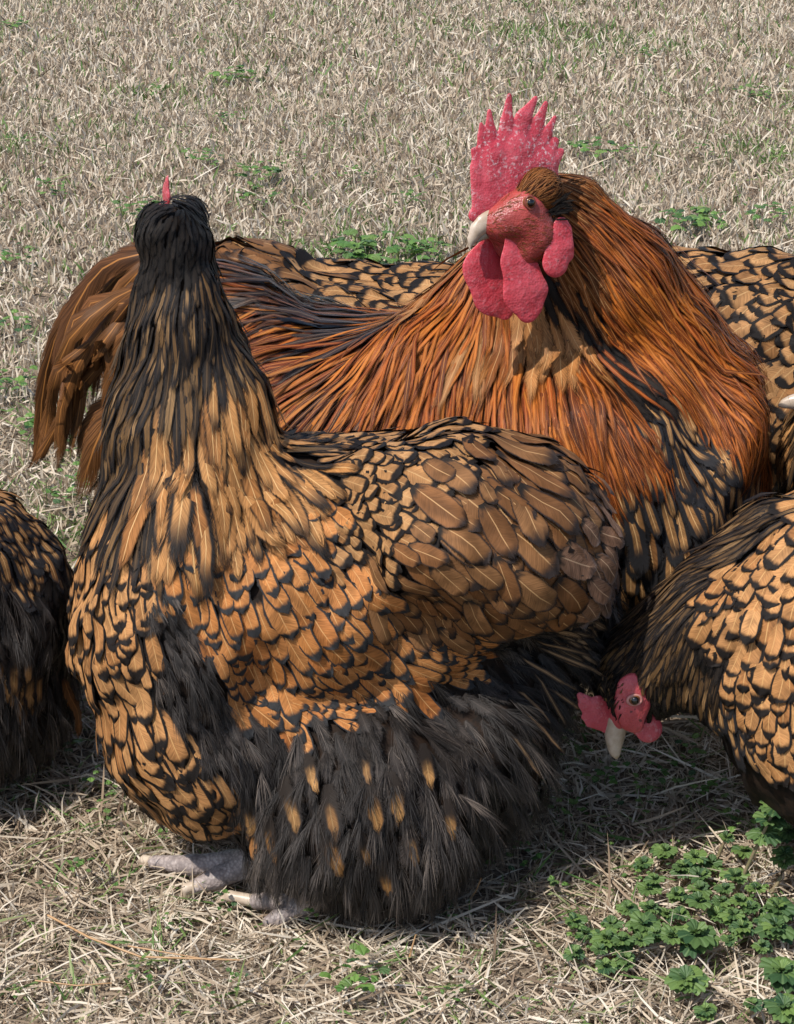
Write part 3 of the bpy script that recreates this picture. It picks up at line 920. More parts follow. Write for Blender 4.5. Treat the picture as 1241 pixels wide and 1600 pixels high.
# ================================================================== FRONT HEN (head turned away)
A = Bird('hen', GZ(560, 1400), 'large gold laced hen in front with head turned away, black hackle and fluff', 'hen', 'gold laced hens')
A.body([
    E(520, 900, 1.26, 320, 215, .115), E(740, 825, 1.212, 208, 152, .092, 14), E(865, 850, 1.26, 85, 150, .065, -8), E(845, 1015, 1.25, 70, 105, .055, 15),
    E(285, 960, 1.235, 165, 235, .105), E(330, 1120, 1.215, 160, 160, .10), E(575, 1205, 1.21, 222, 200, .12), E(740, 1125, 1.23, 118, 130, .09), E(890, 900, 1.262, 62, 120, .048),
    Cn((310, 820, 1.245, 160), (295, 660, 1.265, 118)), Cn((295, 660, 1.265, 118), (287, 520, 1.28, 72)),
    Cn((287, 520, 1.28, 80), (283, 400, 1.295, 59)), E(280, 340, 1.310, 50, 45, .038)], M['body'], k=.024)
A.guides([
    # head and hackle
    (255, 325, 160, 24, .4, 'kh', .10), (300, 320, 40, 24, .4, 'kh', .10), (285, 350, 90, 30, .4, 'kh', .10), (240, 350, 110, 26, .4, 'kh'), (320, 360, 80, 30, .4, 'kh'),
    (285, 395, 92, 34, .34, 'kh'), (240, 410, 97, 36, .34, 'kh'), (335, 410, 82, 36, .34, 'kh'), (285, 440, 92, 50, .26, 'hk'), (240, 455, 97, 50, .26, 'hk'), (335, 455, 82, 50, .26, 'hk'), (290, 480, 92, 70, .22, 'hk'), (345, 510, 80, 70, .22, 'hk'), (235, 530, 98, 70, .22, 'hk'),
    (285, 560, 92, 85, .2, 'hk'), (340, 600, 82, 95, .22, 'hg'), (210, 620, 98, 85, .2, 'hk'), (260, 640, 93, 100, .22, 'hg'), (390, 640, 66, 95, .2, 'hg'), (430, 680, 45, 80, .2, 'hk'),
    (330, 700, 86, 115, .24, 'hg'), (200, 720, 98, 110, .18, 'hk'), (270, 730, 92, 120, .25, 'hg'), (400, 720, 70, 110, .22, 'hg'), (340, 770, 84, 90, .3, 'hg'), (230, 760, 95, 100, .22, 'hk'),
    (440, 750, 60, 80, .3, 'hg'), (175, 690, 102, 90, .2, 'hk'),
    # breast
    (150, 800, 100, 55, .42, 'lc'), (190, 850, 95, 60, .45, 'lc'), (130, 880, 95, 58, .45, 'lc'), (165, 930, 92, 62, .5, 'lc'), (210, 920, 85, 62, .5, 'lc'), (120, 980, 88, 62, .45, 'lc'),
    (170, 1010, 84, 70, .48, 'lc'), (220, 1000, 75, 60, .45, 'lc'), (150, 1090, 76, 72, .45, 'lc'), (220, 1100, 66, 78, .42, 'lc'), (260, 1150, 60, 84, .4, 'lc'), (200, 1170, 62, 80, .4, 'lc'),
    (300, 1220, 55, 84, .4, 'lc'), (250, 1240, 54, 80, .38, 'lc'), (320, 1290, 55, 70, .4, 'lc'),
    # dark gap
    (260, 970, 65, 34, .8, 'fl'), (290, 1040, 70, 36, .8, 'fl'), (310, 1110, 75, 40, .8, 'fl'), (340, 1150, 70, 40, .8, 'fl'), (258, 955, 60, 28, .8, 'fl'),
    # shoulder and flank
    (280, 860, 85, 56, .5, 'lo'), (350, 850, 75, 58, .5, 'lo'), (430, 830, 60, 58, .5, 'lo'), (480, 800, 55, 50, .55, 'lo'), (380, 920, 72, 72, .44, 'lo'), (320, 920, 75, 60, .46, 'lo'), (470, 890, 55, 66, .48, 'lo'),
    (540, 920, 50, 70, .46, 'lo'), (420, 990, 62, 72, .44, 'lo'), (500, 980, 52, 74, .46, 'lo'), (350, 1000, 65, 60, .46, 'lo'), (580, 1000, 45, 74, .42, 'lo'), (400, 1060, 60, 66, .42, 'lo'), (480, 1060, 50, 70, .42, 'lo'),
    (560, 1055, 35, 70, .4, 'lo'), (640, 1030, 20, 70, .35, 'lo'), (700, 1035, 15, 60, .35, 'lo'), (430, 1095, 35, 55, .4, 'lo'), (520, 1085, 20, 60, .35, 'lo'),
    # wing bow and back
    (500, 700, 12, 46, .55, 'sm'), (560, 690, 8, 46, .55, 'sm'), (640, 668, 4, 50, .55, 'sm'), (730, 656, 4, 50, .55, 'sm'), (530, 750, 20, 46, .62, 'sm'), (590, 740, 18, 50, .62, 'sm'),
    (660, 710, 18, 56, .6, 'sm'), (560, 800, 28, 50, .62, 'sm'), (620, 800, 28, 52, .62, 'sm'), (600, 850, 36, 54, .58, 'sm'), (525, 830, 40, 46, .6, 'sm'),
    # wing coverts and flights
    (690, 770, 32, 84, .52, 'wg'), (760, 720, 28, 96, .52, 'wg'), (840, 760, 34, 96, .52, 'wg'), (720, 850, 42, 92, .52, 'wg'), (820, 840, 36, 96, .5, 'wg'), (640, 900, 46, 76, .5, 'wg'), (700, 940, 52, 86, .46, 'wg'),
    (780, 930, 48, 92, .46, 'wg'), (880, 900, 42, 90, .46, 'wg'), (840, 690, 18, 70, .5, 'wg'), (920, 740, 52, 60, .5, 'wn'), (945, 820, 70, 56, .5, 'wn'), (940, 900, 75, 60, .5, 'wn'), (600, 950, 48, 66, .45, 'wg'),
    # under the tail
    (885, 1000, 35, 50, .3, 'pl'), (840, 1020, 45, 48, .8, 'fl'), (880, 1050, 50, 48, .8, 'fl'), (850, 1090, 60, 50, .8, 'fl'), (790, 1025, 50, 48, .8, 'fl'), (905, 1020, 50, 44, .8, 'fl'),
    # fluff
    (450, 1140, 85, 52, .8, 'fl', .1), (560, 1120, 70, 52, .8, 'fl'), (660, 1090, 60, 50, .8, 'fl'), (760, 1070, 50, 50, .8, 'fl'), (820, 1110, 60, 52, .8, 'fl'), (400, 1220, 95, 52, .8, 'fl'), (500, 1220, 95, 56, .8, 'fl'),
    (620, 1200, 85, 56, .8, 'fl'), (720, 1180, 75, 56, .8, 'fl'), (790, 1200, 75, 54, .8, 'fl'), (380, 1320, 95, 50, .8, 'fl'), (460, 1320, 95, 54, .8, 'fl'), (560, 1330, 95, 56, .8, 'fl'), (660, 1320, 90, 56, .8, 'fl'), (740, 1290, 85, 54, .8, 'fl'),
    (500, 1390, 95, 46, .8, 'fl'), (620, 1390, 95, 46, .8, 'fl'), (800, 1150, 60, 54, .8, 'fl')])
A.sample(34000, 21)
WZ = 520 / 1241.0
for x0, y0, x1, y1, ww in ((640, 150, 915, 300, 160), (700, 215, 1000, 385, 110), (590, 165, 720, 310, 110), (500, 250, 645, 390, 120), (400, 340, 612, 500, 125), (500, 480, 690, 612, 130),
                           (640, 320, 715, 395, 80), (690, 350, 840, 480, 120), (780, 340, 1010, 525, 150), (650, 400, 765, 600, 120), (750, 490, 935, 655, 160), (470, 615, 590, 750, 115), (590, 600, 735, 712, 100),
                           (760, 655, 940, 805, 140), (915, 680, 1115, 892, 125), (935, 790, 1070, 892, 110), (600, 745, 720, 940, 105), (490, 745, 592, 850, 95), (800, 85, 935, 180, 85), (230, 590, 370, 715, 85),
                           (385, 560, 532, 622, 90), (430, 735, 520, 855, 85), (500, 850, 612, 985, 90), (700, 600, 790, 790, 100), (330, 560, 440, 650, 80), (440, 250, 575, 330, 95), (400, 480, 492, 552, 80)):
    A.hero('wg', 480 + x0 * WZ, 620 + y0 * WZ, 480 + x1 * WZ, 620 + y1 * WZ, ww * WZ, .05, .0035)
for x0, y0, x1, y1, ww in ((930, 130, 995, 262, 80), (980, 150, 1090, 245, 80), (920, 590, 1135, 660, 130), (1010, 470, 1110, 560, 90), (960, 540, 1060, 680, 90), (1030, 260, 1140, 330, 80), (1050, 330, 1150, 440, 90), (1080, 640, 1180, 760, 80), (1040, 600, 1130, 790, 80)):
    A.hero('wn', 480 + x0 * WZ, 620 + y0 * WZ, 480 + x1 * WZ, 620 + y1 * WZ, ww * WZ, .07, .003)
for x0, y0, x1, y1, ww in ((900, 690, 950, 735, 30), (915, 720, 968, 760, 34), (925, 760, 972, 790, 34), (930, 790, 976, 830, 36), (930, 830, 978, 868, 36), (925, 870, 972, 915, 38), (915, 900, 965, 955, 38), (905, 930, 955, 990, 34), (890, 955, 945, 1000, 34), (880, 675, 925, 700, 26), (935, 850, 975, 905, 30)):
    A.hero('wn', x0, y0, x1, y1, ww, .24, .003)
for x, y, l in ((455, 1275, 60), (520, 1285, 60), (580, 1270, 55), (617, 1260, 50), (520, 1340, 55), (430, 1320, 50), (565, 1335, 40), (640, 1330, 45), (395, 1290, 50), (660, 1210, 45), (490, 1220, 40), (700, 1290, 40), (570, 1210, 40), (600, 1385, 45)):
    A.hero('sp', x - 4, y - l * 1.0, x + RNG.uniform(4, 14), y + l * .6, l * .85, .05, .005)
for x, y, x1, y1 in ((850, 1000, 930, 1020), (860, 1015, 940, 1045), (830, 1030, 905, 1075), (850, 1060, 900, 1130), (870, 1080, 925, 1120), (830, 1120, 880, 1190), (820, 1090, 870, 1120), (810, 1150, 850, 1230), (880, 1030, 950, 1060)):
    A.hero('pl', x - 20, y - 10, x1, y1, 16, .25, .004)
fA = frame((-.30, .92, -.30), (0, 0, 1))
HA = PX(276, 345, 1.31)
hen_head(A, HA + fA[1] * .002 + fA[0] * .014, fA, .85, True, 22)
# A's feet follow the picture
def toe(b, pts, radii, claw_to, parent=None):
    P = [GZ(p[0], p[1], p[2]) for p in pts]
    return [('c', P[i], P[i + 1], radii[i], radii[i + 1]) for i in range(len(P) - 1)]
pr = toe(A, [(420, 1340, .03), (360, 1347, .016), (300, 1352, .013), (240, 1347, .009)], [.010, .0085, .0075, .0050], None)
pr += toe(A, [(400, 1348, .02), (340, 1372, .013), (306, 1385, .010)], [.009, .0075, .0058], None)
V, Fc = surface(pr, .0016, .004); legA = A.mesh('leg', V, Fc, M['leg'])
for p in ([(308, 1384, .011), (292, 1388, .010), (290, 1404, .002)], [(242, 1347, .009), (226, 1344, .007), (215, 1347, .002)]):
    V, Fc = surface(toe(A, p, [.0046, .0038, .0012], None), .0009, .001); A.mesh('claw', V, Fc, M['claw'], parent=legA)
pr = toe(A, [(520, 1385, .04), (480, 1408, .014), (400, 1408, .009)], [.010, .0085, .0058], None)
pr += toe(A, [(490, 1405, .014), (440, 1432, .008), (420, 1440, .006)], [.008, .0065, .0045], None)
V, Fc = surface(pr, .0016, .004); legA2 = A.mesh('leg', V, Fc, M['leg'])
V, Fc = surface(toe(A, [(400, 1408, .009), (360, 1400, .010), (338, 1410, .003)], [.0046, .0040, .0012], None), .0009, .001); A.mesh('claw', V, Fc, M['claw'], parent=legA2)

# ================================================================== ROOSTER
B = Bird('rooster', GZ(720, 1020), 'rust orange rooster with tall red comb standing behind the front hen', 'rooster')
B.body([
    E(460, 600, 1.60, 190, 125, .11, 10), E(700, 680, 1.55, 300, 185, .125), E(1040, 800, 1.49, 135, 190, .12), E(940, 720, 1.49, 190, 200, .13),
    Cn((880, 650, 1.52, 205), (875, 520, 1.54, 145)), Cn((875, 520, 1.54, 145), (872, 410, 1.52, 75)), Cn((872, 410, 1.52, 75), (850, 325, 1.49, 40)),
    E(1130, 680, 1.49, 60, 120, .09), Cn((1065, 600, 1.505, 98), (960, 440, 1.50, 95)), Cn((960, 440, 1.51, 88), (890, 320, 1.50, 40)),
    Cn((700, 560, 1.52, 95), (770, 460, 1.54, 65)), E(345, 470, 1.62, 90, 50, .05), E(590, 800, 1.55, 180, 150, .10), E(780, 900, 1.56, 180, 120, .10)], M['body_r'], k=.03)  # last ellipsoid: lower belly extended to block light from the ground behind
B.guides([
    # left cascade
    (700, 425, 155, 80, .12, 'rp', .10), (660, 460, 145, 90, .12, 'rh', .08), (740, 470, 116, 110, .11, 'rh'), (690, 500, 114, 130, .11, 'rh'), (640, 520, 116, 110, .11, 'rh'), (620, 580, 104, 100, .11, 'rh'), (740, 560, 103, 140, .11, 'rh'),
    (680, 570, 101, 130, .11, 'rh'), (800, 560, 92, 140, .11, 'rh'), (640, 630, 100, 100, .11, 'rh'), (720, 630, 95, 120, .11, 'rh'), (800, 640, 88, 120, .11, 'rh'),
    (760, 500, 105, 110, .12, 'rp'), (830, 490, 80, 100, .2, 'rp'), (870, 490, 70, 100, .2, 'rp'),
    # middle
    (860, 560, 76, 140, .14, 'rd'), (910, 560, 66, 140, .13, 'rd'), (880, 640, 76, 140, .12, 'rd'), (940, 640, 64, 90, .13, 'rd'), (990, 670, 62, 70, .14, 'rd'), (900, 700, 72, 80, .13, 'rd'), (960, 710, 66, 55, .15, 'rd'), (850, 620, 84, 120, .12, 'rh'),
    (890, 470, 50, 50, .3, 'kh'), (950, 545, 50, 60, .3, 'kh'), (1000, 590, 52, 60, .3, 'kh'),
    # right cascade
    (870, 290, 30, 50, .16, 'cr', .06), (900, 320, 48, 70, .14, 'rd'), (940, 350, 50, 100, .12, 'rd'), (900, 390, 62, 90, .12, 'cr'), (960, 400, 50, 120, .11, 'rh'), (920, 440, 52, 110, .12, 'rh'), (1000, 440, 52, 130, .11, 'rh'), (980, 500, 55, 110, .11, 'rh'),
    (1050, 500, 56, 140, .11, 'rh'), (1030, 550, 60, 80, .13, 'rd'), (1090, 570, 58, 90, .12, 'rh'), (1080, 600, 62, 55, .15, 'rd'), (1140, 625, 64, 65, .14, 'rd'), (1175, 665, 72, 55, .14, 'rd'),
    # breast
    (1015, 640, 58, 60, .36, 'bl'), (1060, 650, 58, 60, .36, 'bl'), (1100, 690, 62, 66, .36, 'bl'), (1150, 740, 70, 66, .36, 'bl'), (1060, 690, 60, 78, .36, 'bl'), (1120, 740, 66, 78, .36, 'bl'), (985, 740, 78, 70, .38, 'bl'), (1000, 780, 80, 80, .38, 'bl'), (1070, 790, 74, 80, .38, 'bl'), (1140, 800, 80, 78, .36, 'bl'), (1000, 870, 86, 76, .4, 'bl'), (1080, 860, 80, 76, .4, 'bl'), (1030, 740, 66, 78, .34, 'bl'), (970, 820, 92, 76, .4, 'bl'),
    (1020, 930, 90, 70, .4, 'bl'), (980, 930, 90, 70, .4, 'bl'),
    # saddle and back
    (620, 450, 186, 130, .09, 'sk'), (560, 450, 184, 140, .09, 'sk'), (520, 475, 182, 140, .09, 'sk'), (600, 490, 172, 130, .1, 'sk'), (470, 460, 176, 130, .1, 'sd'), (420, 480, 165, 130, .1, 'sd'), (520, 510, 164, 140, .1, 'sd'), (440, 530, 152, 140, .1, 'sd'),
    (560, 550, 152, 140, .1, 'sd'), (480, 580, 140, 150, .1, 'sd'), (580, 610, 134, 140, .1, 'sd'), (420, 600, 135, 140, .1, 'sd'), (520, 640, 128, 140, .1, 'sd'), (400, 450, 180, 110, .12, 'tl'), (350, 500, 165, 100, .12, 'sd'),
    (600, 700, 120, 120, .12, 'sd'), (500, 720, 120, 120, .12, 'sd')])
B.extra(PX(700, 900, 1.55), (0, 0, -1), .03, .8, 'fl'); B.extra(PX(560, 900, 1.55), (-.3, 0, -1), .03, .8, 'fl'); B.extra(PX(850, 950, 1.52), (0, 0, -1), .03, .8, 'fl')
B.extra(PX(560, 560, 1.70), (-1, .1, -.4), .06, .1, 'sd'); B.extra(PX(760, 600, 1.68), (-.4, .1, -1), .06, .11, 'rh'); B.extra(PX(960, 600, 1.64), (.4, .1, -1), .06, .11, 'rd'); B.extra(PX(1050, 860, 1.62), (0, 0, -1), .035, .4, 'bl')
HBc = PX(812, 338, 1.435)
fB = frame((-.86, -.44, -.26), (-.10, .12, 1.0))
if fB[2] @ FWD > 0: sideB = -fB[2]
else: sideB = fB[2]
def MP(px, py, off=0.0):
    d = ray(px, py)
    t = ((HBc + sideB * off - CP) @ sideB) / (d @ sideB)
    return CP + d * t
ear_c = MP(840, 340, .01)
def cull_head(p):
    x, y = to_px(p)
    return (x < 850 and 300 < y < 420 and (p - HBc) @ sideB > -.05 and x > 700 and not (x > 800 and y < 300))
B.sample(42000, 33, cull_head)
# tail: broad drooping brown feathers
for pts, wpx in (([(370, 455, 1.64), (280, 412, 1.65), (200, 425, 1.66), (135, 505, 1.66)], 90), ([(360, 480, 1.63), (280, 460, 1.64), (215, 495, 1.64), (175, 575, 1.64)], 92), ([(350, 520, 1.62), (280, 515, 1.62), (225, 560, 1.62), (200, 650, 1.62)], 74), ([(370, 430, 1.67), (290, 400, 1.68), (210, 405, 1.68), (150, 450, 1.68)], 60),
                 ([(360, 450, 1.62), (250, 398, 1.63), (160, 420, 1.64), (105, 510, 1.64), (85, 610, 1.63)], 46), ([(350, 470, 1.61), (240, 440, 1.61), (165, 500, 1.60), (120, 600, 1.60), (112, 730, 1.60)], 30),
                 ([(330, 450, 1.64), (200, 410, 1.66), (110, 480, 1.66), (70, 590, 1.66), (60, 700, 1.66), (36, 748, 1.66)], 32), ([(340, 480, 1.60), (220, 470, 1.60), (140, 540, 1.59), (95, 640, 1.59), (92, 745, 1.59)], 28),
                 ([(320, 540, 1.58), (230, 590, 1.57), (160, 670, 1.57), (118, 795, 1.57)], 62), ([(330, 500, 1.59), (230, 500, 1.58), (185, 560, 1.58), (172, 640, 1.58), (170, 720, 1.58)], 40), ([(350, 440, 1.65), (270, 405, 1.66), (190, 430, 1.67), (130, 520, 1.67)], 52),
                 ([(340, 490, 1.62), (240, 450, 1.63), (180, 480, 1.63), (150, 560, 1.63)], 56), ([(330, 520, 1.60), (220, 520, 1.60), (130, 600, 1.60), (75, 690, 1.61), (50, 735, 1.61)], 26), ([(320, 560, 1.60), (220, 600, 1.60), (150, 650, 1.60), (120, 730, 1.60)], 44),
                 ([(340, 460, 1.66), (260, 420, 1.67), (200, 460, 1.67), (160, 530, 1.67), (140, 620, 1.66)], 48), ([(330, 560, 1.56), (230, 640, 1.55), (190, 720, 1.55), (140, 775, 1.55)], 40)):
    B.sickle('tl', pts, wpx)
    if 35 < wpx < 58:
        B.sickle('tl', [(x + 22, y + 14, Y + .012) for x, y, Y in pts], wpx * 1.1)
rt = np.random.default_rng(31)
for i in range(16):
    ex, ey = rt.uniform(45, 190), rt.uniform(600, 770)
    mx_ = .5 * (ex + 230) - rt.uniform(10, 50)
    B.sickle('tl', [(345, rt.uniform(440, 540), 1.62), (rt.uniform(215, 260), rt.uniform(410, 500), 1.62 + rt.normal(0, .02)), (mx_, rt.uniform(470, 560), 1.61 + rt.normal(0, .02)), (ex + rt.uniform(5, 20), ey - 90, 1.60 + rt.normal(0, .02)), (ex, ey, 1.60 + rt.normal(0, .02))], rt.uniform(16, 34))
for x0, y0, x1, y1 in ((640, 445, 500, 440), (620, 470, 480, 475), (640, 490, 540, 500), (600, 455, 450, 440), (560, 470, 400, 470), (580, 440, 430, 425)):
    B.hero('sk', x0, y0, x1, y1, 13, .05, .004)
# head parts
def rpart(name, pr, h, k, squash, mat, off=0.0, parent=None):
    f, u, s_ = fB[0], fB[1], sideB
    q = []
    for a, c, r0, r1 in pr:
        A3 = MP(a[0], a[1]) - HBc; C3 = MP(c[0], c[1]) - HBc; z = mpp(HBc)
        q.append(((A3 @ f, A3 @ u, (a[2] if len(a) > 2 else 0) * z), (C3 @ f, C3 @ u, (c[2] if len(c) > 2 else 0) * z), r0 * z, r1 * z))
    V, Fc = local_surface(q, HBc, (f, u, s_), h, k, squash, off)
    global FACE_R
    if name == 'face': FACE_R = (V, Fc)
    return B.mesh(name, V, Fc, M[mat], parent=parent)
rpart('comb', [((752, 322), (748, 262), 16, 15), ((770, 312), (775, 245), 26, 28), ((800, 290), (808, 238), 30, 32), ((815, 262), (850, 250), 30, 22), ((750, 262), (741, 236), 12, 6), ((768, 240), (766, 206), 15, 10), ((766, 206), (765, 174), 10, 4), ((788, 235), (792, 190), 18, 11), ((792, 190), (796, 150), 11, 4.5),
               ((808, 230), (818, 185), 18, 14), ((818, 185), (837, 154), 14, 4.5), ((828, 230), (842, 190), 16, 10), ((842, 190), (853, 162), 10, 4.5), ((840, 235), (855, 208), 15, 9), ((855, 208), (867, 184), 9, 4), ((852, 250), (867, 222), 17, 8), ((862, 256), (877, 237), 14, 6), ((858, 262), (866, 285), 16, 9),
               ((753, 250), (754, 212), 11, 8), ((754, 212), (752, 194), 8, 3.5), ((742, 336), (790, 318), 11, 17)], .0012, .0022, 3.3, 'comb')
rpart('face', [((815, 325, -14), (815, 325, 14), 34, 34), ((790, 345, -8), (790, 345, 8), 30, 30), ((830, 365, -12), (830, 365, 12), 34, 34), ((772, 350, 0), (790, 345, 0), 20, 26), ((800, 385, -8), (815, 395, 8), 22, 22)], .0018, .012, 1.0, 'face')
rpart('beak', [((782, 342, 0), (766, 344, 0), 18, 16), ((766, 344, 0), (754, 350, 0), 16, 13), ((754, 350, 0), (745, 360, 0), 13, 9.5), ((745, 360, 0), (738, 373, 0), 9.5, 5.5), ((738, 373, 0), (734, 389, 0), 5.5, 1.5)], .0009, .005, 1.3, 'beak')
rpart('lower_beak', [((782, 360, 0), (758, 367, 0), 9, 6.5), ((758, 367, 0), (745, 378, 0), 6.5, 2.5)], .0010, .002, 1.1, 'beak_low')
rpart('wattle', [((775, 378), (766, 420), 13, 34), ((766, 420), (780, 462), 34, 34), ((780, 462), (800, 488), 28, 15)], .0013, .006, 6.5, 'wattle', -.011)
rpart('wattle', [((786, 366), (792, 405), 9, 22), ((792, 405), (806, 455), 22, 33), ((806, 455), (814, 482), 33, 20), ((820, 415), (830, 450), 12, 15), ((830, 450), (828, 475), 15, 10)], .0013, .005, 6.0, 'wattle', .012)
rpart('ear_lobe', [((858, 350), (858, 385), 14, 20), ((858, 385), (850, 408), 20, 22), ((868, 356), (870, 395), 8, 9), ((846, 372), (842, 405), 12, 14)], .0013, .003, 3.6, 'wattle', .019)
ce = MP(827, 316, .0215)
eye_parts(B, ce, unit(sideB + fB[0] * .15), 10.5 * mpp(ce), fB[0])
# brown feathers over the brow and crown, grey ear tuft
def ML(px, py, off):
    q = MP(px, py) - HBc
    return (q @ fB[0], q @ fB[1], off)
Vh, Fh = local_surface([(ML(838, 298, -.006), ML(838, 300, .008), .0155, .0155), (ML(836, 294, .006), ML(796, 322, .010), .0135, .006)],
                       HBc, (fB[0], fB[1], sideB), .003, .008, 1.0)
B.mesh('crown', Vh, Fh, M['body_r'])
hb = BVHTree.FromPolygons([tuple(v) for v in Vh], [tuple(int(i) for i in q) for q in Fh])
rs = np.random.default_rng(8)
for i in range(700):
    p = Vh[rs.integers(len(Vh))]
    loc, n, _, _ = hb.find_nearest(Vector(p))
    d = -fB[0] + fB[1] * rs.normal(.15, .3) + rs.normal(0, .15, 3)
    d = d - np.array(n) * (d @ np.array(n))
    Vf, uv, sh = surf_feather(hb, np.array(loc), n, unit(d), rs.uniform(.013, .024), .0016, 'cr', .10, 0, rs)
    B.plume.add('cr', Vf, uv, sh, 0, np.array(loc))
Vf_, Ff_ = FACE_R
fbv = BVHTree.FromPolygons([tuple(v) for v in Vf_], [tuple(int(i) for i in q) for q in Ff_])
for i in range(900):
    p = Vf_[rs.integers(len(Vf_))]
    x, y = to_px(p)
    if (p - ce) @ (p - ce) < .010 ** 2 or rs.random() < (.75 if (x > 835 and y < 345) else .25): continue
    loc, n, _, _ = fbv.find_nearest(Vector(p))
    d = -fB[0] - fB[1] * .35 + rs.normal(0, .25, 3); d = d - np.array(n) * (d @ np.array(n))
    Vf, uv, sh = surf_feather(fbv, np.array(loc), n, unit(d), rs.uniform(.004, .008), .0007, 'cr', .12, 0.0002, rs)
    B.plume.add('cr', Vf, uv, sh, 0, np.array(loc))
ec = MP(862, 326, .018)
for i in range(60):
    d = unit(-fB[0] * 1.0 + fB[1] * rs.normal(.05, .25) + sideB * rs.normal(.25, .2))
    p0 = ec + rs.normal(0, .0035, 3)
    pts = np.array([p0 + d * .016 * v for v in PV_L])
    Vf, uv, sh = feather_geo('kh', pts, np.repeat(sideB[None], 6, 0), .0022, rs=rs)
    B.plume.add('kh', Vf, uv, sh, 0, p0)
foot(B, (PX(690, 900, 1.52)[0], 1.53), (.8, -.6), 1.35, knee=PX(690, 880, 1.55)); foot(B, (PX(800, 900, 1.58)[0], 1.62), (.8, -.6), 1.35, knee=PX(800, 880, 1.60))

# ================================================================== RIGHT HEN (pecking)
C = Bird('hen', GZ(1330, 1330), 'gold laced hen pecking at right with red face lowered to the grass', 'hen', 'gold laced hens')
C.body([
    E(1355, 1000, 1.24, 240, 250, .13), E(1240, 1110, 1.22, 120, 160, .105), E(1500, 900, 1.28, 230, 190, .12), E(1700, 860, 1.30, 110, 120, .06), E(1400, 1180, 1.23, 190, 150, .11),
    Cn((1235, 955, 1.22, 150), (1125, 985, 1.215, 92)), Cn((1125, 985, 1.215, 92), (1040, 1025, 1.225, 58)), Cn((1040, 1025, 1.225, 58), (992, 1075, 1.228, 36)), Cn((992, 1075, 1.225, 36), (980, 1110, 1.22, 24))], M['body'])
C.guides([
    (985, 1050, 120, 20, .34, 'kh'), (960, 1090, 100, 16, .4, 'kh'), (1015, 1090, 80, 16, .4, 'kh'), (965, 1060, 120, 20, .34, 'hk'), (1000, 1010, 130, 42, .26, 'hk'), (1030, 970, 132, 50, .24, 'hk'), (1040, 1060, 90, 36, .26, 'hk'), (1070, 920, 138, 55, .22, 'hk'), (1080, 1000, 112, 50, .24, 'hk'), (1110, 880, 145, 60, .22, 'hk'), (1150, 840, 150, 60, .22, 'hk'),
    (1100, 1050, 95, 50, .24, 'hk'), (1200, 800, 155, 60, .24, 'hk'), (1090, 1110, 80, 50, .24, 'kh'), (1110, 1000, 100, 40, .3, 'kh'), (1045, 1100, 85, 30, .3, 'kh'), (1030, 1060, 100, 26, .3, 'hk'),
    (1160, 890, 120, 52, .6, 'lc'), (1200, 880, 118, 58, .6, 'lc'), (1230, 840, 125, 58, .6, 'lc'), (1150, 960, 108, 56, .62, 'lc'), (1210, 960, 104, 62, .62, 'lc'), (1160, 1030, 98, 58, .6, 'lc'), (1220, 1040, 95, 64, .6, 'lc'), (1190, 1100, 90, 60, .6, 'lc'), (1235, 1110, 90, 62, .58, 'lc'),
    (1130, 1110, 75, 50, .5, 'bl'), (1150, 1160, 65, 60, .45, 'bl'), (1200, 1170, 62, 70, .42, 'lc'), (1180, 1220, 60, 66, .4, 'bl'), (1230, 1210, 60, 66, .42, 'lc'), (1220, 1260, 55, 60, .4, 'bl'), (1130, 1190, 70, 50, .4, 'kh')])
C.extra(PX(1400, 800, 1.24), (.6, 0, .1), .03, .6, 'lc'); C.extra(PX(1600, 800, 1.26), (1, 0, -.1), .04, .5, 'wg'); C.extra(PX(1500, 1000, 1.12), (1, 0, -.4), .04, .5, 'wg'); C.extra(PX(1400, 1250, 1.14), (.2, 0, -1), .025, .8, 'fl'); C.extra(PX(1330, 1200, 1.12), (.2, 0, -1), .03, .5, 'lc')
fC = frame((-.04, -.15, -1.0), (-1, -.22, .05))
_h = C.bvh.ray_cast(Vector(CP), Vector(unit(ray(988, 1090))))[0]
sC = fC[2] if fC[2] @ FWD < 0 else -fC[2]
HC = np.array(_h) - sC * (31 * .000465)
def cull_C(p):
    q = p - HC; z = .000465
    f, u, sd_ = q @ fC[0] / z, q @ fC[1] / z, abs(q @ fC[2]) / z
    return f > 30 or (sd_ > 8 and abs(f - 2) < 38 and abs(u) < 22 - .2 * max(0, -f))
C.sample(42000, 44, cull_C)
C.hero('hk', 1060, 880, 1000, 930, 14); C.hero('hk', 1090, 860, 1030, 900, 14)
hen_head(C, HC, fC, 1.0)
rs = np.random.default_rng(12)
for i in range(170):
    z = .000465
    f_, u_ = rs.uniform(-15, 40), rs.uniform(20, 46)
    if u_ > 46 - .55 * max(0, f_): continue
    p0 = HC + fC[0] * f_ * z + fC[1] * u_ * z + sC * rs.uniform(18, 36) * z
    d = unit(-fC[0] + sC * .3 + rs.normal(0, .25, 3))
    pts = np.array([p0 + d * rs.uniform(.008, .014) * v for v in PV_L])
    Vf, uv, sh = feather_geo('kh', pts, np.repeat(sC[None], 6, 0), .0022, rs=rs)
    C.plume.add('hk' if rs.random() < .3 else 'kh', Vf, uv, sh, 0, p0)
for q in ((1400, 1345), (1480, 1300)):
    g_ = GZ(*q); foot(C, (g_[0], g_[1]), (-1, -.2), 1.1, knee=g_ + np.array((.01, 0, .10)))

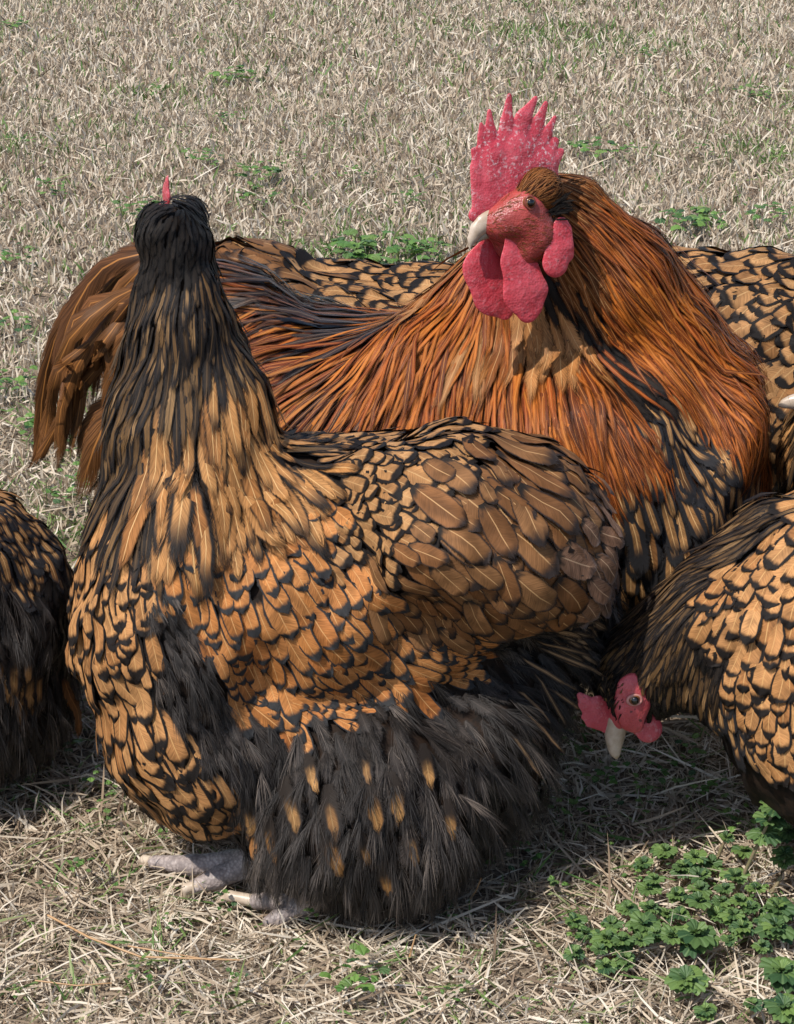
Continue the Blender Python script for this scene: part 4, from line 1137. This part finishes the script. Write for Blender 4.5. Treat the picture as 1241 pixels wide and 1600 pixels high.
# ================================================================== LEFT HEN (rear end at the left edge)
D = Bird('hen', GZ(-150, 1260), 'dark hen at left edge seen only by its shaded rounded flank', 'hen', 'gold laced hens')
D.body([E(-110, 960, 1.36, 205, 205, .12), E(-20, 1000, 1.36, 125, 190, .10), E(-60, 1080, 1.35, 150, 120, .10), E(-300, 930, 1.38, 200, 170, .11), Cn((-400, 860, 1.38, 110), (-470, 650, 1.39, 66)), Cn((-470, 650, 1.39, 66), (-480, 560, 1.39, 48))], M['body'])
D.guides([(20, 770, 30, 42, .6, 'lc'), (60, 800, 45, 42, .6, 'bl'), (20, 820, 60, 46, .62, 'bl'), (60, 860, 70, 46, .6, 'bl'), (20, 880, 80, 46, .6, 'bl'), (85, 900, 85, 40, .5, 'kh'), (20, 950, 85, 42, .8, 'fl'), (60, 960, 85, 42, .8, 'fl'), (95, 980, 90, 42, .5, 'kh'),
          (40, 1040, 90, 50, .5, 'sp'), (10, 1090, 90, 46, .8, 'fl'), (80, 1080, 90, 46, .8, 'fl'), (20, 1150, 90, 42, .8, 'fl')])
D.extra(PX(-250, 850, 1.24), (.8, 0, -.5), .032, .55, 'lc'); D.extra(PX(-430, 750, 1.30), (.1, 0, -1), .03, .25, 'hk'); D.extra(PX(-250, 780, 1.40), (1, 0, -.1), .03, .55, 'lc')
D.sample(20000, 55)
D.hero('tl', 92, 1060, 104, 1150, 30, .30, .004)
fD = frame((-1, .1, -.05), (0, 0, 1)); hen_head(D, PX(-490, 560, 1.39), fD)
for q in ((-150, 1262), (-230, 1230)):
    g_ = GZ(*q); foot(D, (g_[0], g_[1]), (-1, 0), 1.1, knee=g_ + np.array((.01, 0, .09)))

# ================================================================== BACKGROUND HENS
H2 = Bird('hen', GZ(1270, 860), 'gold laced hen behind the rooster at right, back of scalloped feathers', 'hen', 'gold laced hens')
H2.body([E(1230, 570, 1.86, 205, 165, .12), E(1140, 545, 1.85, 140, 130, .09, 12), E(1060, 470, 1.90, 80, 60, .06), E(1270, 650, 1.80, 115, 120, .08), E(1400, 560, 1.88, 150, 150, .11), Cn((1480, 500, 1.9, 90), (1560, 560, 1.88, 60)), Cn((1560, 560, 1.88, 60), (1610, 650, 1.86, 42))], M['body'])
H2.guides([(1080, 410, 172, 60, .6, 'sm'), (1140, 405, 170, 56, .62, 'sm'), (1200, 395, 172, 56, .62, 'sm'), (1100, 450, 165, 58, .7, 'sm'), (1160, 450, 160, 54, .72, 'sm'), (1220, 440, 165, 52, .72, 'sm'), (1130, 500, 150, 60, .75, 'sm'), (1200, 500, 155, 58, .75, 'sm'),
           (1150, 560, 140, 56, .75, 'sm'), (1210, 550, 145, 56, .75, 'sm'), (1180, 620, 130, 50, .7, 'sm'), (1220, 600, 120, 50, .7, 'sm'), (1220, 680, 120, 60, .7, 'sm'), (1190, 710, 120, 60, .7, 'sm'), (1235, 730, 110, 60, .7, 'sm')])
H2.extra(PX(1400, 450, 1.9), (-1, 0, 0), .035, .6, 'sm'); H2.extra(PX(1560, 540, 1.82), (-.6, 0, .5), .035, .25, 'hk'); H2.extra(PX(1300, 750, 1.72), (-.3, 0, -1), .03, .8, 'fl')
H2.sample(22000, 66)
hen_head(H2, PX(1612, 655, 1.86), frame((.35, 0, -1), (1, 0, .3)))
for q in ((1260, 862), (1340, 850)):
    g_ = GZ(*q); foot(H2, (g_[0], g_[1]), (1, 0), 1.1, knee=g_ + np.array((-.01, 0, .12)))

H3 = Bird('hen', GZ(620, 800), 'gold laced hen mostly hidden behind the rooster back with brown tail raised', 'hen', 'gold laced hens')
H3.body([E(600, 560, 1.88, 190, 135, .11), E(470, 500, 1.90, 130, 85, .07, 8), E(405, 425, 1.92, 72, 45, .035, 20), E(700, 560, 1.86, 150, 130, .10), Cn((770, 540, 1.86, 80), (800, 600, 1.84, 55)), Cn((800, 600, 1.84, 55), (810, 680, 1.82, 42))], M['body'])
H3.guides([(430, 400, 200, 90, .5, 'wg', .04), (360, 380, 195, 90, .5, 'wg', .04), (450, 385, 200, 90, .5, 'wg', .04), (480, 410, 198, 90, .5, 'wg', .04), (530, 430, 190, 80, .45, 'sm'), (560, 430, 186, 70, .5, 'sm'), (620, 435, 186, 60, .55, 'sm'), (670, 450, 188, 56, .55, 'sm'), (560, 470, 175, 60, .5, 'sm'), (480, 480, 178, 70, .45, 'wg')])
H3.extra(PX(760, 480, 1.88), (-1, 0, .1), .03, .5, 'sm'); H3.extra(PX(800, 620, 1.8), (0, 0, .8), .03, .25, 'hk'); H3.extra(PX(600, 700, 1.75), (-.2, 0, -1), .028, .8, 'fl')
H3.sample(12000, 77)
for x0, y0, x1, y1, ww in ((490, 425, 350, 372, 60), (480, 412, 380, 358, 56), (500, 425, 420, 370, 40), (560, 440, 450, 410, 34), (470, 440, 345, 390, 40)):
    H3.hero('wg', x0, y0, x1, y1, ww, .02, .003)
hen_head(H3, PX(812, 690, 1.82), frame((.2, 0, -1), (1, 0, .2)))
for q in ((600, 800), (680, 800)):
    g_ = GZ(*q); foot(H3, (g_[0], g_[1]), (1, 0), 1.1, knee=g_ + np.array((-.01, 0, .10)))

H4 = Bird('hen', GZ(1420, 1120), 'hen at right edge showing only its pale beak and streaked throat', 'hen', 'gold laced hens')
H4.body([E(1480, 880, 1.50, 200, 180, .11), E(1380, 860, 1.48, 130, 160, .09), E(1650, 850, 1.54, 130, 130, .08), Cn((1330, 800, 1.47, 100), (1300, 700, 1.46, 64)), Cn((1300, 700, 1.46, 64), (1300, 630, 1.46, 44))], M['body'])
H4.guides([(1238, 740, 115, 60, .2, 'hk'), (1238, 700, 118, 60, .2, 'hg'), (1239, 780, 112, 60, .22, 'hk')])
H4.extra(PX(1300, 690, 1.42), (-.3, 0, -1), .03, .22, 'hk'); H4.extra(PX(1330, 780, 1.40), (-.2, 0, -1), .035, .25, 'hg'); H4.extra(PX(1420, 900, 1.36), (.6, 0, -.6), .032, .5, 'lc'); H4.extra(PX(1560, 900, 1.42), (1, 0, -.3), .036, .5, 'wg'); H4.extra(PX(1450, 1040, 1.42), (0, 0, -1), .028, .8, 'fl')
H4.sample(14000, 88)
hen_head(H4, PX(1318, 634, 1.45), frame((-1, .03, -.06), (0, 0, 1)), 1.0, False)
for q in ((1400, 1120), (1480, 1090)):
    g_ = GZ(*q); foot(H4, (g_[0], g_[1]), (-1, 0), 1.1, knee=g_ + np.array((.01, 0, .10)))

# every bird: split plumage into single feathers (the largest in view) and the rest
off = 0; AV = []; AF = []
for V, Fc in ALLBODY:
    AV.append(V); AF.append(Fc + off); off += len(V)
AV = np.concatenate(AV); AF = np.concatenate(AF)
WB = BVHTree.FromPolygons([tuple(v) for v in AV], [tuple(int(i) for i in q) for q in AF])
for b_, lim in ((A, 300), (B, 300), (C, 220), (D, 60), (H2, 90), (H3, 40), (H4, 20)):
    b_.finish(WB, lim)

# ================================================================== WEEDS
def leaf_mat(name, c0, c1, vein):
    N = NT(name)
    uv = N.n('ShaderNodeTexCoord').outputs['UV']
    sp = N.n('ShaderNodeSeparateXYZ'); N.put(sp.inputs[0], uv)
    oi = N.n('ShaderNodeObjectInfo').outputs['Random']
    p = N.n('ShaderNodeTexCoord').outputs['Object']
    col = N.mix(oi, c0, c1)
    ang = N.math('ARCTAN2', N.math('SUBTRACT', sp.outputs[0], .5), N.math('ADD', sp.outputs[1], .02))
    rib = N.math('ABSOLUTE', N.math('SINE', N.math('MULTIPLY', ang, 5.5)))
    col = N.mix(N.ss(rib, .28, .0, 0, .6), col, vein)
    col = N.mix(N.ss(N.noise(p, 300, 3), .35, .65, 0, .35), col, tuple(x * .55 for x in c0))
    N.bump(rib, .6, .0012)
    N.fin(col, .5, .35)
    tr = N.n('ShaderNodeBsdfTranslucent'); N.put(tr.inputs[0], col)
    mx = N.n('ShaderNodeMixShader'); mx.inputs[0].default_value = .25
    N.t.links.new(N.b.outputs[0], mx.inputs[1]); N.t.links.new(tr.outputs[0], mx.inputs[2])
    N.t.links.new(mx.outputs[0], N.out.inputs['Surface'])
    return N.m
M['leaf'] = leaf_mat('henbit_leaf', (.040, .095, .040), (.19, .29, .075), (.21, .32, .13))
M['leaf2'] = leaf_mat('clover_leaf', (.06, .15, .030), (.20, .33, .075), (.19, .34, .10))
M['stem'] = plain_mat('weed_stem', (.16, .16, .07), (.24, .17, .11), 150, .5, .2)

def leaf_mesh(name, lobes, depth, seed, mat):
    """kidney shaped leaf with a scalloped margin, folded along its ribs; unit length along +Y"""
    rs = np.random.default_rng(seed)
    n = lobes * 4 + 1
    V = [(0, 0, 0)]; uv = [(.5, 0)]
    for ringf in (.55, 1.0):
        for i in range(n):
            t = i / (n - 1)
            a = math.radians(-118 + 236 * t)
            sc = abs(math.sin(math.pi * lobes * t))
            r = (.56 + .20 * math.cos(a)) * ringf * (1 - depth * (1 - sc) * ringf) + rs.normal(0, .012)
            x = math.sin(a) * r; y = .32 + math.cos(a) * r
            y = y if ringf == 1 else y * .8
            z = .07 * ringf * math.cos(2 * math.pi * lobes * t) - .16 * ringf * ringf * abs(math.sin(a)) + .10 * ringf - .16 * (y if y > .7 else 0) * ringf
            V.append((x, y, z)); uv.append((.5 + x * .5, y))
    Fc = []
    for i in range(n - 1):
        Fc.append((0, 1 + i + 1, 1 + i)); Fc.append((1 + i, 1 + i + 1, 1 + n + i + 1, 1 + n + i))
    me = make_mesh(name, np.array(V), Fc, True, np.array(uv))
    me.materials.append(mat)
    return me
HENBIT = [leaf_mesh('leaf', 7, .11, s_, M['leaf']) for s_ in range(3)]
CLOVER = [leaf_mesh('leaf', 3, .25, s_ + 9, M['leaf2']) for s_ in range(3)]

def stem_mesh(pts, r0, r1, m=6):
    V = []; Fc = []
    P = np.array(pts)
    for i, p in enumerate(P):
        t = unit(P[min(i + 1, len(P) - 1)] - P[max(i - 1, 0)])
        a = unit(np.cross(t, (.3, .2, 1.0))); b_ = np.cross(t, a)
        r = r0 + (r1 - r0) * i / (len(P) - 1)
        for j in range(m):
            q = 2 * math.pi * j / m
            V.append(p + (a * math.cos(q) + b_ * math.sin(q)) * r)
    for i in range(len(P) - 1):
        for j in range(m): Fc.append((i * m + j, i * m + (j + 1) % m, (i + 1) * m + (j + 1) % m, (i + 1) * m + j))
    return make_mesh('stem', np.array(V), np.array(Fc), True)

def put_leaf(root, me, pos, az, elev, size, name='leaf', roll=0.0):
    o = bpy.data.objects.new(name, me); COL.objects.link(o); o.parent = root
    o.location = tuple(map(float, pos))
    o.rotation_euler = (elev, roll, az)
    o.scale = (size, size, size)
    return o

def henbit(base, tip, label, tiers, leaf_px, rs, flower=False, group=None):
    """upright or sprawling henbit: stem with whorls of scalloped leaves, the top whorl dense"""
    root = empty('henbit_plant', base, label, 'weed', group)
    b0 = np.zeros(3); b1 = np.asarray(tip) - np.asarray(base)
    mid = b0 * .5 + b1 * .5 + np.array((rs.normal(0, .003), rs.normal(0, .003), -.10 * np.linalg.norm(b1[:2])))
    pts = [(1 - t) ** 2 * b0 + 2 * t * (1 - t) * mid + t * t * b1 for t in np.linspace(0, 1, 6)]
    link('stem', stem_mesh(pts, .0016, .0011), M['stem'], root)
    sz = leaf_px
    for k in range(tiers):
        t = 1 - k * .42 / max(1, tiers)
        i = min(4, int(t * 5)); u = t * 5 - i
        p = pts[i] * (1 - u) + pts[min(i + 1, 5)] * u
        nl = 6 if k == 0 else 5
        a0 = rs.uniform(0, 6.28)
        for j in range(nl):
            put_leaf(root, HENBIT[rs.integers(3)], p, a0 + j * 2 * math.pi / nl + rs.normal(0, .15), rs.uniform(-.05, .55) - .15 * k, sz * rs.uniform(.75, 1.15) * (1 - .06 * (k == 0)))
    if tiers > 0:
        for j in range(4):
            put_leaf(root, HENBIT[rs.integers(3)], pts[-1] + np.array((0, 0, .002)), rs.uniform(0, 6.28), rs.uniform(.6, 1.1), sz * rs.uniform(.4, .6))
    return root

rs = np.random.default_rng(4)
def hb_px(bx, by, tx, ty, h, label, tiers=2, leaf=30):
    base = GZ(bx, by, 0.0); tip = GZ(tx, ty, h)
    return henbit(base, tip, label, tiers, leaf * .82 * mpp(tip), rs)
hb_px(1150, 1395, 1212, 1262, .080, 'tall henbit stalk leaning right with tiered leaf whorls in front of pecking hen', 3, 34)
hb_px(1090, 1490, 1088, 1462, .02, 'dark green henbit rosette with yellowish centre at lower right', 2, 46)
hb_px(1075, 1560, 1072, 1532, .018, 'dark crinkled henbit rosette lowest of the lower right patch', 2, 40)
hb_px(1010, 1475, 1005, 1445, .018, 'bluish henbit rosette left of the yellowish centred one', 2, 32)
hb_px(950, 1490, 948, 1468, .016, 'small bluish henbit rosette at the left end of the patch', 2, 28)
hb_px(1235, 1430, 1215, 1420, .02, 'henbit rosette touching the right edge above the flat stem', 2, 36)
hb_px(1215, 1470, 1212, 1450, .018, 'henbit rosette near right edge just under another rosette', 2, 36)
hb_px(1235, 1545, 1222, 1520, .018, 'large henbit rosette at right edge near the bottom', 2, 44)
hb_px(1240, 1590, 1225, 1575, .014, 'henbit rosette in the bottom right corner of the lawn', 2, 40)
hb_px(1205, 1395, 1225, 1335, .03, 'thin henbit sprig at right edge under the tall stalk', 2, 24)
hb_px(1120, 1345, 1135, 1310, .02, 'short pale henbit sprout left of the tall stalk', 1, 20)
hb_px(1150, 1345, 1160, 1330, .015, 'bright henbit sprout at the foot of the tall stalk', 1, 26)
hb_px(1225, 1310, 1232, 1300, .02, 'henbit sprig in shade right beside the tall stalk', 2, 22)
names = ['with broad pale leaves', 'with small bright leaves', 'half buried in straw', 'with drooping leaves', 'spreading flat', 'with curled leaves']
spots = [(1040, 1340), (1100, 1380), (1010, 1400), (1060, 1410), (1130, 1400), (1150, 1420), (985, 1430), (1040, 1440), (1120, 1440), (1160, 1460), (1050, 1475), (960, 1455), (920, 1470), (905, 1500), (940, 1520), (975, 1510), (1140, 1480), (1180, 1430),
         (1000, 1360), (1080, 1350), (1090, 1420), (1020, 1470), (1110, 1360), (900, 1450), (1100, 1590), (1170, 1580), (1070, 1440), (1140, 1440), (1030, 1385), (1085, 1400), (1125, 1420), (995, 1480), (930, 1495), (1065, 1365), (1175, 1400), (1195, 1450), (965, 1480), (1145, 1380), (1010, 1430), (1190, 1490)]
for i, (x, y) in enumerate(spots):
    tip = GZ(x + rs.uniform(-8, 8), y - 10, rs.uniform(.008, .020))
    henbit(GZ(x, y), tip, 'small henbit plant in the green patch at lower right', 1 + (i % 3 == 0), rs.uniform(15, 23) * mpp(tip), rs, group='small henbit plants of the lower right patch')

CLOVER_SPOTS = [(930, 1480), (1000, 1395), (1050, 1350), (1110, 1405), (1160, 1440), (1030, 1455), (960, 1500), (1080, 1480), (1190, 1415), (1130, 1465)]
def weed(px, py, size_px, n, label, group, spread=1.0, tall=.010, lf=1.0):
    b0 = GZ(px, py, 0.0); s_ = mpp(b0)
    root = empty('weed', b0, label, 'weed', group)
    k = size_px * s_
    for j in range(n):
        a = rs.uniform(0, 6.28); r = k * math.sqrt(rs.random()) * spread
        x, y = math.cos(a) * r, math.sin(a) * r * 1.3
        put_leaf(root, CLOVER[rs.integers(3)] if rs.random() < .6 else HENBIT[rs.integers(3)], (x, y, rs.uniform(.35, 1.0) * tall + .004), rs.uniform(0, 6.28), rs.uniform(-.3, .6), k * rs.uniform(.24, .40) * lf)
LM = [("front hen's comb", 262, 290), ("rooster's comb", 800, 200), ("rooster's tail", 90, 640), ("front hen's toes", 280, 1370), ("front hen's fluff", 620, 1430), ("left hen", 60, 1150),
      ("rooster's neck", 1000, 380), ("top left corner", 0, 0), ("top right corner", 1241, 0), ("bottom left corner", 0, 1600), ("henbit patch", 980, 1430), ("middle of the top edge", 620, 0), ("pecking hen's beak", 975, 1195), ("tall henbit stalk", 1185, 1310)]
USED = set()
def place_label(px, py, k, what, rest):
    order = sorted(LM, key=lambda l: (l[1] - px) ** 2 + (l[2] - py) ** 2)
    for nm, x, y in order[:4]:
        dx, dy = px - x, py - y
        if 'corner' in nm or 'edge' in nm: rel = 'near the'
        elif abs(dx) > 1.6 * abs(dy): rel = 'right of the' if dx > 0 else 'left of the'
        elif abs(dy) > 1.6 * abs(dx): rel = 'below the' if dy > 0 else 'above the'
        else: rel = ('below' if dy > 0 else 'above') + ' and ' + ('right' if dx > 0 else 'left') + ' of the'
        for size in (('broad ', 'wide ') if k > 28 else ('small ', 'tiny ') if k < 18 else ('', 'low ')):
            t = size + what + ' ' + rel + ' ' + nm
            if t not in USED:
                USED.add(t); return t
    return rest
near = [(130, 1385, 22, 9), (75, 1415, 14, 6), (348, 1442, 20, 8), (190, 1432, 14, 6), (255, 1470, 16, 7), (230, 1550, 24, 9), (375, 1565, 16, 7), (480, 1450, 20, 8), (555, 1560, 40, 14), (715, 1578, 20, 7), (660, 1590, 16, 5), (780, 1380, 24, 9), (870, 1410, 20, 6), (160, 1310, 22, 8), (30, 1210, 40, 16),
        (80, 1190, 36, 14), (700, 1590, 14, 5), (255, 1328, 14, 6), (890, 1480, 20, 7), (820, 1360, 22, 7), (330, 1585, 14, 5), (950, 1340, 14, 5), (30, 1590, 14, 5), (160, 1250, 26, 8)]
for x, y, k, n in near:
    weed(x, y, k, n, place_label(x, y, k, 'bright green weed sprig in straw', 'small bright green weed sprig in the straw before the birds'), 'small weeds in the foreground straw', tall=.022, lf=1.35)
for x, y in CLOVER_SPOTS:
    weed(x, y, 24, 9, 'low clover like weed among the henbit at lower right', 'clover weeds in the henbit patch', lf=.9)
for x, y, k in ((900, 1190, 34), (950, 1240, 36), (1020, 1225, 36), (1075, 1205, 34), (885, 1285, 30), (1000, 1275, 30), (1100, 1255, 34), (930, 1150, 30), (1150, 1300, 30), (860, 1240, 26)):
    weed(x, y, k, 12, place_label(x, y, 25, 'dark green shaded weed', 'dark green weed clump in the shade below the pecking head'), 'shaded weeds below the pecking hen', tall=.016)
far = [(315, 262, 26, 10), (405, 288, 34, 14), (365, 135, 34, 12), (520, 212, 16, 6), (468, 262, 14, 6), (80, 315, 22, 9), (215, 345, 34, 12), (20, 423, 30, 10), (560, 290, 22, 8), (405, 328, 26, 9), (1080, 360, 44, 18), (1200, 355, 34, 10), (1010, 98, 20, 8), (1175, 158, 28, 10), (930, 250, 36, 12),
       (985, 252, 20, 7), (360, 200, 20, 7), (20, 620, 36, 12), (15, 530, 30, 10), (600, 410, 60, 22), (540, 408, 30, 10), (660, 412, 36, 12), (60, 690, 40, 12), (140, 590, 30, 8), (110, 790, 34, 10), (30, 240, 20, 7), (20, 50, 24, 8), (370, 20, 14, 5), (820, 10, 16, 5), (700, 60, 14, 4), (250, 155, 20, 6), (1100, 250, 18, 5), (640, 330, 24, 7), (130, 720, 26, 8)]
for x, y, k, n in far:
    weed(x, y, k * 1.15, int(n * 2.6), place_label(x, y, k, 'green weed clump in lawn', 'low green weed clump in the dry lawn behind the birds'), 'weed clumps in the lawn behind', tall=.030, lf=.85)

# ================================================================== PINE NEEDLES AND LITTER
M['needle'] = plain_mat('pine_needle', (.34, .19, .085), (.46, .28, .14), 90, .45, .1)
def needle(pts, label, r=.0006):
    P = [GZ(x, y, z) for x, y, z in pts]
    b0 = P[0]
    root = link('pine_needle', stem_mesh([p - b0 for p in P], r, r * .7), M['needle'], None, b0)
    tag(root, label, 'pine needle', 'fallen pine needles')
needle([(75, 1430, .012), (140, 1465, .015), (220, 1495, .016), (375, 1500, .013)], 'long orange pine needle curving through straw at lower left', .0009)
needle([(200, 1478, .014), (270, 1490, .016), (330, 1500, .014)], 'short pine needle lying just above the long curved one', .0006)
needle([(55, 1532, .014), (120, 1540, .016), (175, 1536, .013)], 'pale pine needle at lower left below the long curved one', .0006)
needle([(640, 1495, .006), (645, 1478, .014), (650, 1460, .022)], 'upright yellow straw in front of the front hen', .0008)
needle([(735, 1405, .004), (745, 1390, .02), (752, 1372, .035)], 'dark thin stalk beside the front hen fluff', .0006)
